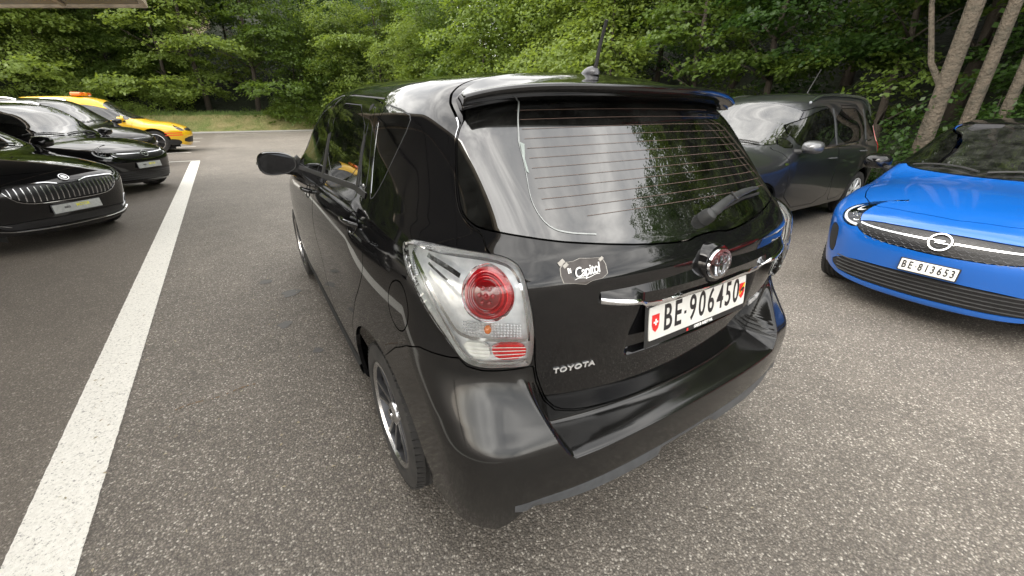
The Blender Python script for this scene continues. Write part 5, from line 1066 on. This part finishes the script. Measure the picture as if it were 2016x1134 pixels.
def spray_cloud(rg,lobes,n_sp,per,leaf,spread,droop=.25,flat=.18):
    """leaf sprays on the outside of a set of lobes ; lobes=(cx,cy,cz,rx,rz)"""
    L=np.array(lobes); w_=L[:,3]**2; k=rg.choice(len(L),n_sp,p=w_/w_.sum()); th=rg.uniform(0,2*np.pi,n_sp); cz=rg.uniform(-.75,1,n_sp); rr=np.sqrt(1-cz**2)*1.0; sh=rg.uniform(.50,1.08,n_sp)**.7
    n=np.stack([np.cos(th)*rr,np.sin(th)*rr,cz],1); C_=L[k,:3]+n*sh[:,None]*np.stack([L[k,3],L[k,3],L[k,4]],1); C_[:,2]=np.maximum(C_[:,2],.12)
    out=np.stack([np.cos(th),np.sin(th),-droop+rg.normal(0,.18,n_sp)],1); out/=np.linalg.norm(out,axis=1,keepdims=True)
    side=np.stack([-np.sin(th),np.cos(th),rg.normal(0,.2,n_sp)],1); side/=np.linalg.norm(side,axis=1,keepdims=True); up=np.cross(out,side); up*=np.sign(up[:,2:3])
    sz=rg.uniform(.6,1.25,n_sp)*spread
    a=rg.uniform(-.5,1,(n_sp,per)); b_=rg.normal(0,.40,(n_sp,per))*(1.15-.5*np.abs(a)); c=rg.normal(0,flat,(n_sp,per))
    P=C_[:,None]+(out[:,None]*a[...,None]+side[:,None]*b_[...,None]+up[:,None]*(c-.12*a*a)[...,None])*sz[:,None,None]
    P=P.reshape(-1,3); K=len(P); U=np.repeat(up,per,0)+rg.normal(0,.42,(K,3)); U/=np.linalg.norm(U,axis=1,keepdims=True)
    D=np.repeat(out,per,0)+rg.normal(0,.6,(K,3)); D-=U*(D*U).sum(1,keepdims=True); D/=np.linalg.norm(D,axis=1,keepdims=True); E_=np.cross(U,D)
    l=(leaf*rg.uniform(.65,1.25,K))[:,None]; wd=l*.36
    V=np.stack([P-D*l*.5,P+E_*wd-U*l*.05,P+D*l*.5-U*l*.10,P-E_*wd-U*l*.05],1).reshape(-1,3); i=np.arange(K)[:,None]*4
    return V,np.concatenate([i+np.array([[0,1,2]]),i+np.array([[0,2,3]])])
def make_tree(kind,seed):
    rg=np.random.default_rng(seed); rd=random.Random(seed)
    if kind=='bush':  H=2.4; lobes=[(rd.uniform(-.7,.7),rd.uniform(-.5,.5),rd.uniform(.5,1.5),rd.uniform(.6,1.0),rd.uniform(.6,.9)) for _ in range(5)]; cl=spray_cloud(rg,lobes,180,34,.10,.38)
    if kind=='small': H=6.5; lobes=[(rd.uniform(-1.1,1.1),rd.uniform(-.9,.9),.9+i*.62,rd.uniform(1.1,1.7),rd.uniform(.7,1.0)) for i in range(9)]; cl=spray_cloud(rg,lobes,520,34,.125,.58,flat=.13)
    if kind=='tall':  H=14; lobes=[(rd.uniform(-1.6,1.6),rd.uniform(-1.4,1.4),2.2+i*1.05,(1.6+1.2*math.sin(math.pi*min(1,i/10+.15))),rd.uniform(.9,1.4)) for i in range(11)]; cl=spray_cloud(rg,lobes,900,36,.125,.62,droop=.15)
    if kind=='tier':  H=11; lobes=[(rd.uniform(-1.9,1.9),rd.uniform(-1.9,1.9),1.3+i*.85,rd.uniform(1.3,2.2),.38) for i in range(11)]; cl=spray_cloud(rg,lobes,560,34,.15,.62,droop=.30,flat=.07)
    me=raw_mesh('crown',cl[0],cl[1],None,False)
    tr=MB(); r0={'bush':.03,'small':.07,'tall':.15,'tier':.13}[kind]; pts=[];x=y=0
    for k in range(9): z=H*.88*k/8; pts.append((x,y,z-.15)); x+=rd.uniform(-.10,.10)*H/8; y+=rd.uniform(-.10,.10)*H/8
    tr.tube(pts,[r0*(1.25 if k==0 else 1-.85*k/8) for k in range(9)],9)
    for k in range({'bush':6,'small':9,'tall':14,'tier':14}[kind]):
        t=rd.uniform(.12,.85); i=min(7,int(t*8)); p=Vector(pts[i]); a=rd.uniform(0,6.28); l=rd.uniform(.9,1.9)*(1 if H>3 else .5); d=Vector((math.cos(a),math.sin(a),rd.uniform(.25,.8)))
        tr.tube([p,p+d*l*.5,p+d*l+Vector((0,0,-.1*l))],[r0*.4*(1-t*.5),r0*.25*(1-t*.5),r0*.08],6)
    me2=bpy.data.meshes.new('trunk'); me2.from_pydata(tr.v,[],tr.f); me2.update(); me2.polygons.foreach_set('use_smooth',[True]*len(me2.polygons))
    return me,me2
PROTO={k:[make_tree(k,11+i*7+len(k)) for i in range(n)] for k,n in (('bush',2),('small',2),('tall',2),('tier',2))}
def plant(kind,v,x,y,z,sc,rot,lm,name,label,group,bark=None,lean=(0,0)):
    me,me2=PROTO[kind][v%2]; r_=empty(name,(x,y,z),rot,label,'bush' if kind=='bush' else 'tree',group); r_.scale=(sc,sc,sc); r_.rotation_euler[0]=lean[0]; r_.rotation_euler[1]=lean[1]
    key=(kind,v%2,lm)
    if key not in PM:
        a=me.copy(); a.materials.clear(); a.materials.append(M_LEAF[lm]); b_=me2.copy(); b_.materials.clear(); b_.materials.append(bark or M_BARKD); PM[key]=(a,b_)
    for nm,q in zip(('crown','trunk' if kind!='bush' else 'stem'),PM[key]): o=bpy.data.objects.new(nm,q); COL.objects.link(o); o.parent=r_
    return r_
PM={}
edge=[(-42,35.5),(-14,34.6),(1,33.8),(5.5,31),(8.3,25),(9.6,18),(10.4,11),(10.5,5),(10.5,0),(10.5,-6),(11.5,-13)]
def along(edge,step,off):
    out=[]; carry=0
    for (ax,ay),(bx,by) in zip(edge,edge[1:]):
        L=math.hypot(bx-ax,by-ay); n=(-(by-ay)/L,(bx-ax)/L); t=carry
        while t<L: out.append((ax+(bx-ax)*t/L+n[0]*off,ay+(by-ay)*t/L+n[1]*off)); t+=step
        carry=t-L
    return out
rd=random.Random(21)
def gz(x,y):
    return max(.95*(y>33)+.62*max(y-34,0) if y>29.8 and x<9 else 0, .08+.62*max(x-11,0) if x>7.9 else 0)
LAB={'bush':'low leafy shrub at the foot of the woodland edge','small':'young bright green broadleaf tree at the front of the woodland edge','tall':'tall deep green forest tree rising behind the woodland edge','tier':'maple-like tree with layered boughs at the woodland edge'}
GRP={'bush':'shrubs along the woodland edge','small':'young trees along the woodland edge','tall':'tall trees behind the woodland edge','tier':'layered broadleaf trees in the woodland edge'}
BINS=[(0,'out of frame'),(70,'above the black estate car'),(190,'above the yellow service car'),(310,'behind the open end of the lane'),(450,'above the black people carrier bonnet'),(600,'left of the roof aerial'),(725,'right of the roof aerial'),(880,'above the graphite people carrier'),(1024,'above the blue hatchback')]
ORD=['leftmost','second','third','fourth','fifth','sixth','seventh','eighth','ninth','tenth','eleventh','twelfth','thirteenth','fourteenth','fifteenth','sixteenth','seventeenth','eighteenth','nineteenth','twentieth']
PLANTS=[]
SHORT={'bush':'low leafy shrub','small':'young bright green tree','tall':'tall deep green forest tree','tier':'layered broadleaf tree'}
def name_plants():
    inv=cam.matrix_world.inverted(); items={}
    for kind,o in PLANTS:
        p=inv@Vector((o.location.x,o.location.y,o.location.z+1.5)); px=-1 if p.z>-.1 else 512+801.32/2016*1024*p.x/-p.z
        if px<0 or px>1024: continue
        bn=[t for l,t in BINS if px<=l][0]; items.setdefault((kind,bn),[]).append((px,o))
    for (kind,bn),L in items.items():
        L.sort(key=lambda q:q[0])
        for i,(px,o) in enumerate(L): o['label']=f"{SHORT[kind]} {bn}"+(f", {ORD[min(i,19)]} from left" if i else ", leftmost")*(len(L)>1)
def put(kind,x,y,sc,lm): PLANTS.append((kind,plant(kind,rd.randrange(2),x,y,gz(x,y)-.05,sc,rd.uniform(0,6.28),lm,{'bush':'shrub','small':'young_tree','tall':'forest_tree','tier':'broadleaf_tree'}[kind],LAB[kind],GRP[kind])))
for (x,y) in along(edge,2.5,0):
    x+=rd.uniform(-.5,.5); y+=rd.uniform(-.5,.5); near=y<14 and x>6
    if y>30 and -8.3<x<-5: continue
    if near and y<9: put('tier',x+.9,y,rd.uniform(.62,.80),rd.choice((0,0,2)))
    else: put('small' if rd.random()<.7 else 'tier',x,y,rd.uniform(.85,1.25)*(1.15 if y>28 else 1),1 if rd.random()<.62 else 0)
for (x,y) in along(edge,1.9,-1.2):      # shrubs in front
    near=y<9 and x>6
    if near and (rd.random()<.35 or x<9.2): continue
    put('bush',x+rd.uniform(-.4,.4),y+rd.uniform(-.4,.4),rd.uniform(.45,1.0),2 if near else rd.choice((0,1,1)))
for (x,y) in [q for q in along(edge,3.0,3.2) if not(-8.5<q[0]<-4.5 and q[1]>30)]: put('tall',x+rd.uniform(-.9,.9),y+rd.uniform(-.9,.9),rd.uniform(.8,1.1)*(.78 if y>13 else .86),rd.choice((0,2)))
for (x,y) in along(edge,3.6,7.0): put('tall',x+rd.uniform(-1.2,1.2),y+rd.uniform(-1.2,1.2),rd.uniform(.95,1.2)*(.78 if y>13 else 1),2)
# three bare trunks above the blue car
def bare_trunk(x,y,r_,lab,fork):
    t=empty('tall_trunk_tree',(x,y,0),0,lab,'tree'); b=MB(); b.tube([(0,0,-.1),(.02,.01,1.5),(-.02,.02,3.0),(.03,0,5.0),(0,.05,8.5)],[r_*1.15,r_,r_*.92,r_*.8,r_*.5],14)
    b.build('trunk',M_BARK,t)
    if fork: c=MB(); c.tube([(0,0,fork),(.0,.28,fork+.42),(.05,.55,fork+1.25),(.1,.75,fork+2.6)],[r_*.5,r_*.36,r_*.3,r_*.2],9); c.build('branch',M_BARK,t)
    me,_=PROTO['tier'][0]; q=me.copy(); q.materials.append(M_LEAF[0]); o=bpy.data.objects.new('crown',q); COL.objects.link(o); o.parent=t; o.location=(.6,.2,2.2); o.scale=(.8,.8,.8)
bare_trunk(8.45,.98,.112,'pale brown bare trunk with a side fork, leftmost of three above the blue hatchback',1.75)
bare_trunk(8.7,.62,.085,'thinner bare trunk in the middle of three above the blue hatchback',0)
bare_trunk(9.0,.30,.07,'slim bare trunk, rightmost of three above the blue hatchback',0)
# grass and weeds on the bank (nobody could count them)
rg=np.random.default_rng(3); K=26000; X=rg.uniform(-22,7.2,K); Y=29.85+3.3*rg.uniform(0,1,K)**.75; h=(.05+.16*sstep(31.5,33,Y))*rg.uniform(.5,1.6,K); Z=.02+.95*sstep(29.75,32.4,Y)+.06*wav(X,Y,1.4)*sstep(29.8,30.6,Y)
th=rg.uniform(0,6.28,K); wv=.010+.012*rg.uniform(0,1,K)
V=np.stack([np.stack([X-np.cos(th)*wv,Y-np.sin(th)*wv,Z-.01],1),np.stack([X+np.cos(th)*wv,Y+np.sin(th)*wv,Z-.01],1),np.stack([X+rg.normal(0,.05,K),Y+rg.normal(0,.05,K),Z+h],1)],1)
for nm,sel,mt_,lab in (('dry_grass',Y<31.9,mat('dry_blades',(.42,.36,.18),.8,noise=(2,(.22,.24,.08),1)),'dry straw-coloured grass on the bank beyond the car park'),('green_grass',Y>=31.9,mat('green_blades',(.10,.17,.035),.7,noise=(2,(.16,.22,.06),1)),'green grass and weeds along the top of the bank')):
    v=V[sel].reshape(-1,3); o=add(nm,v,np.arange(len(v)).reshape(-1,3),mt_,None,False); tag(o,lab,'grass',kind='stuff')
for k in range(16): put('bush',-9.5+k*.42,35.6+rd.uniform(-.5,.9),rd.uniform(.7,1.15),rd.choice((0,0,1)))
for x_ in(-8.6,-7.7,-6.9,-5.6): put('tall',x_,36.2+rd.uniform(-.4,.4),.5,0)
name_plants()
# ------------------------------------------------------------------ open canopy over the left row
cn=empty('parking_canopy',(-2.0,9.0,0),0,'dark flat canopy roof with tan edge, its corner at the top left','canopy')
z0=3.02; A=[(.02,0),(-7.2,4.9),(-7.2,-13),(.02,-13)]
def slab(poly,za,zb,name,mt_): b=MB(); k=len(poly); b.put([(x,y,za) for x,y in poly]+[(x,y,zb) for x,y in poly],[tuple(range(k))[::-1],tuple(range(k,2*k))]+[(i,(i+1)%k,k+(i+1)%k,k+i) for i in range(k)]); return b.build(name,mt_,cn,smooth=False)
slab([(-.07,-.08),(-7.1,4.7),(-7.1,-12.9),(-.07,-12.9)],z0+.03,z0+.16,'canopy_panel',mat('canopy_dark',(.012,.012,.013),.4))
M_TAN=mat('canopy_edge',(.60,.50,.36),.6,noise=(5,(.28,.23,.17),.8))
def beam(p,q,wd,za,zb,name,mt_):
    d=Vector((q[0]-p[0],q[1]-p[1],0)).normalized(); n=Vector((-d.y,d.x,0))*wd/2; slab([(p[0]-n.x,p[1]-n.y),(q[0]-n.x,q[1]-n.y),(q[0]+n.x,q[1]+n.y),(p[0]+n.x,p[1]+n.y)],za,zb,name,mt_)
beam((0,0),(-7.2,4.9),.07,z0,z0+.19,'canopy_edge',M_TAN); beam((0,.0),(0,-13),.07,z0+.001,z0+.191,'canopy_edge',M_TAN)
for k in range(4): beam((-.1,-2.1-3.2*k),(-7.1,-2.1-3.2*k),.10,z0-.03,z0+.03,'canopy_beam',mat('beam_dark',(.03,.03,.032),.5))
beam((-1.15,.62),(-1.15,-12.9),.06,z0-.005,z0+.028,'canopy_beam',M_TAN)
for y_ in(3.5,-4,-11): b=MB(); b.box((-6.9,y_,1.5),(.16,.16,3.02),bev=.01); b.build('canopy_post',M_GREYPL,cn)

# small marks lying on the asphalt
M_RUSTY=mat('rust_mark',(.26,.15,.07),.85,noise=(40,(.16,.12,.09),1)); b=MB(); rd=random.Random(9)
for k in range(26):
    t=k/25; x=-1.74+.36*t+rd.uniform(-.004,.004); y=1.02+.03*t+.01*math.sin(9*t)
    if rd.random()<.3: continue
    b.box((x,y,.0035),(rd.uniform(.008,.02),rd.uniform(.002,.006),.003),rz=rd.uniform(-.3,.5))
tag(b.build('rust_scratch',M_RUSTY,smooth=False),'faint rusty scratch on the asphalt beside the white lane line','scratch',kind='stuff')
M_OIL=mat('oil_stain',(.045,.041,.037),.45,noise=(30,(.07,.064,.057),1))
for k,(x,y,r_) in enumerate(((-1.15,1.75,.045),(-1.05,2.35,.07),(-1.22,2.75,.05),(-1.0,1.25,.03))):
    b=MB(); n=22; b.put([(x+r_*(1+.28*math.sin(3*a+k)+.12*math.sin(7*a))*math.cos(a),y+r_*1.25*(1+.2*math.sin(2*a+k))*math.sin(a),.0035) for a in np.linspace(0,2*np.pi,n,endpoint=False)],[tuple(range(n))]); tag(b.build('oil_stain',M_OIL,smooth=False),kind='structure')
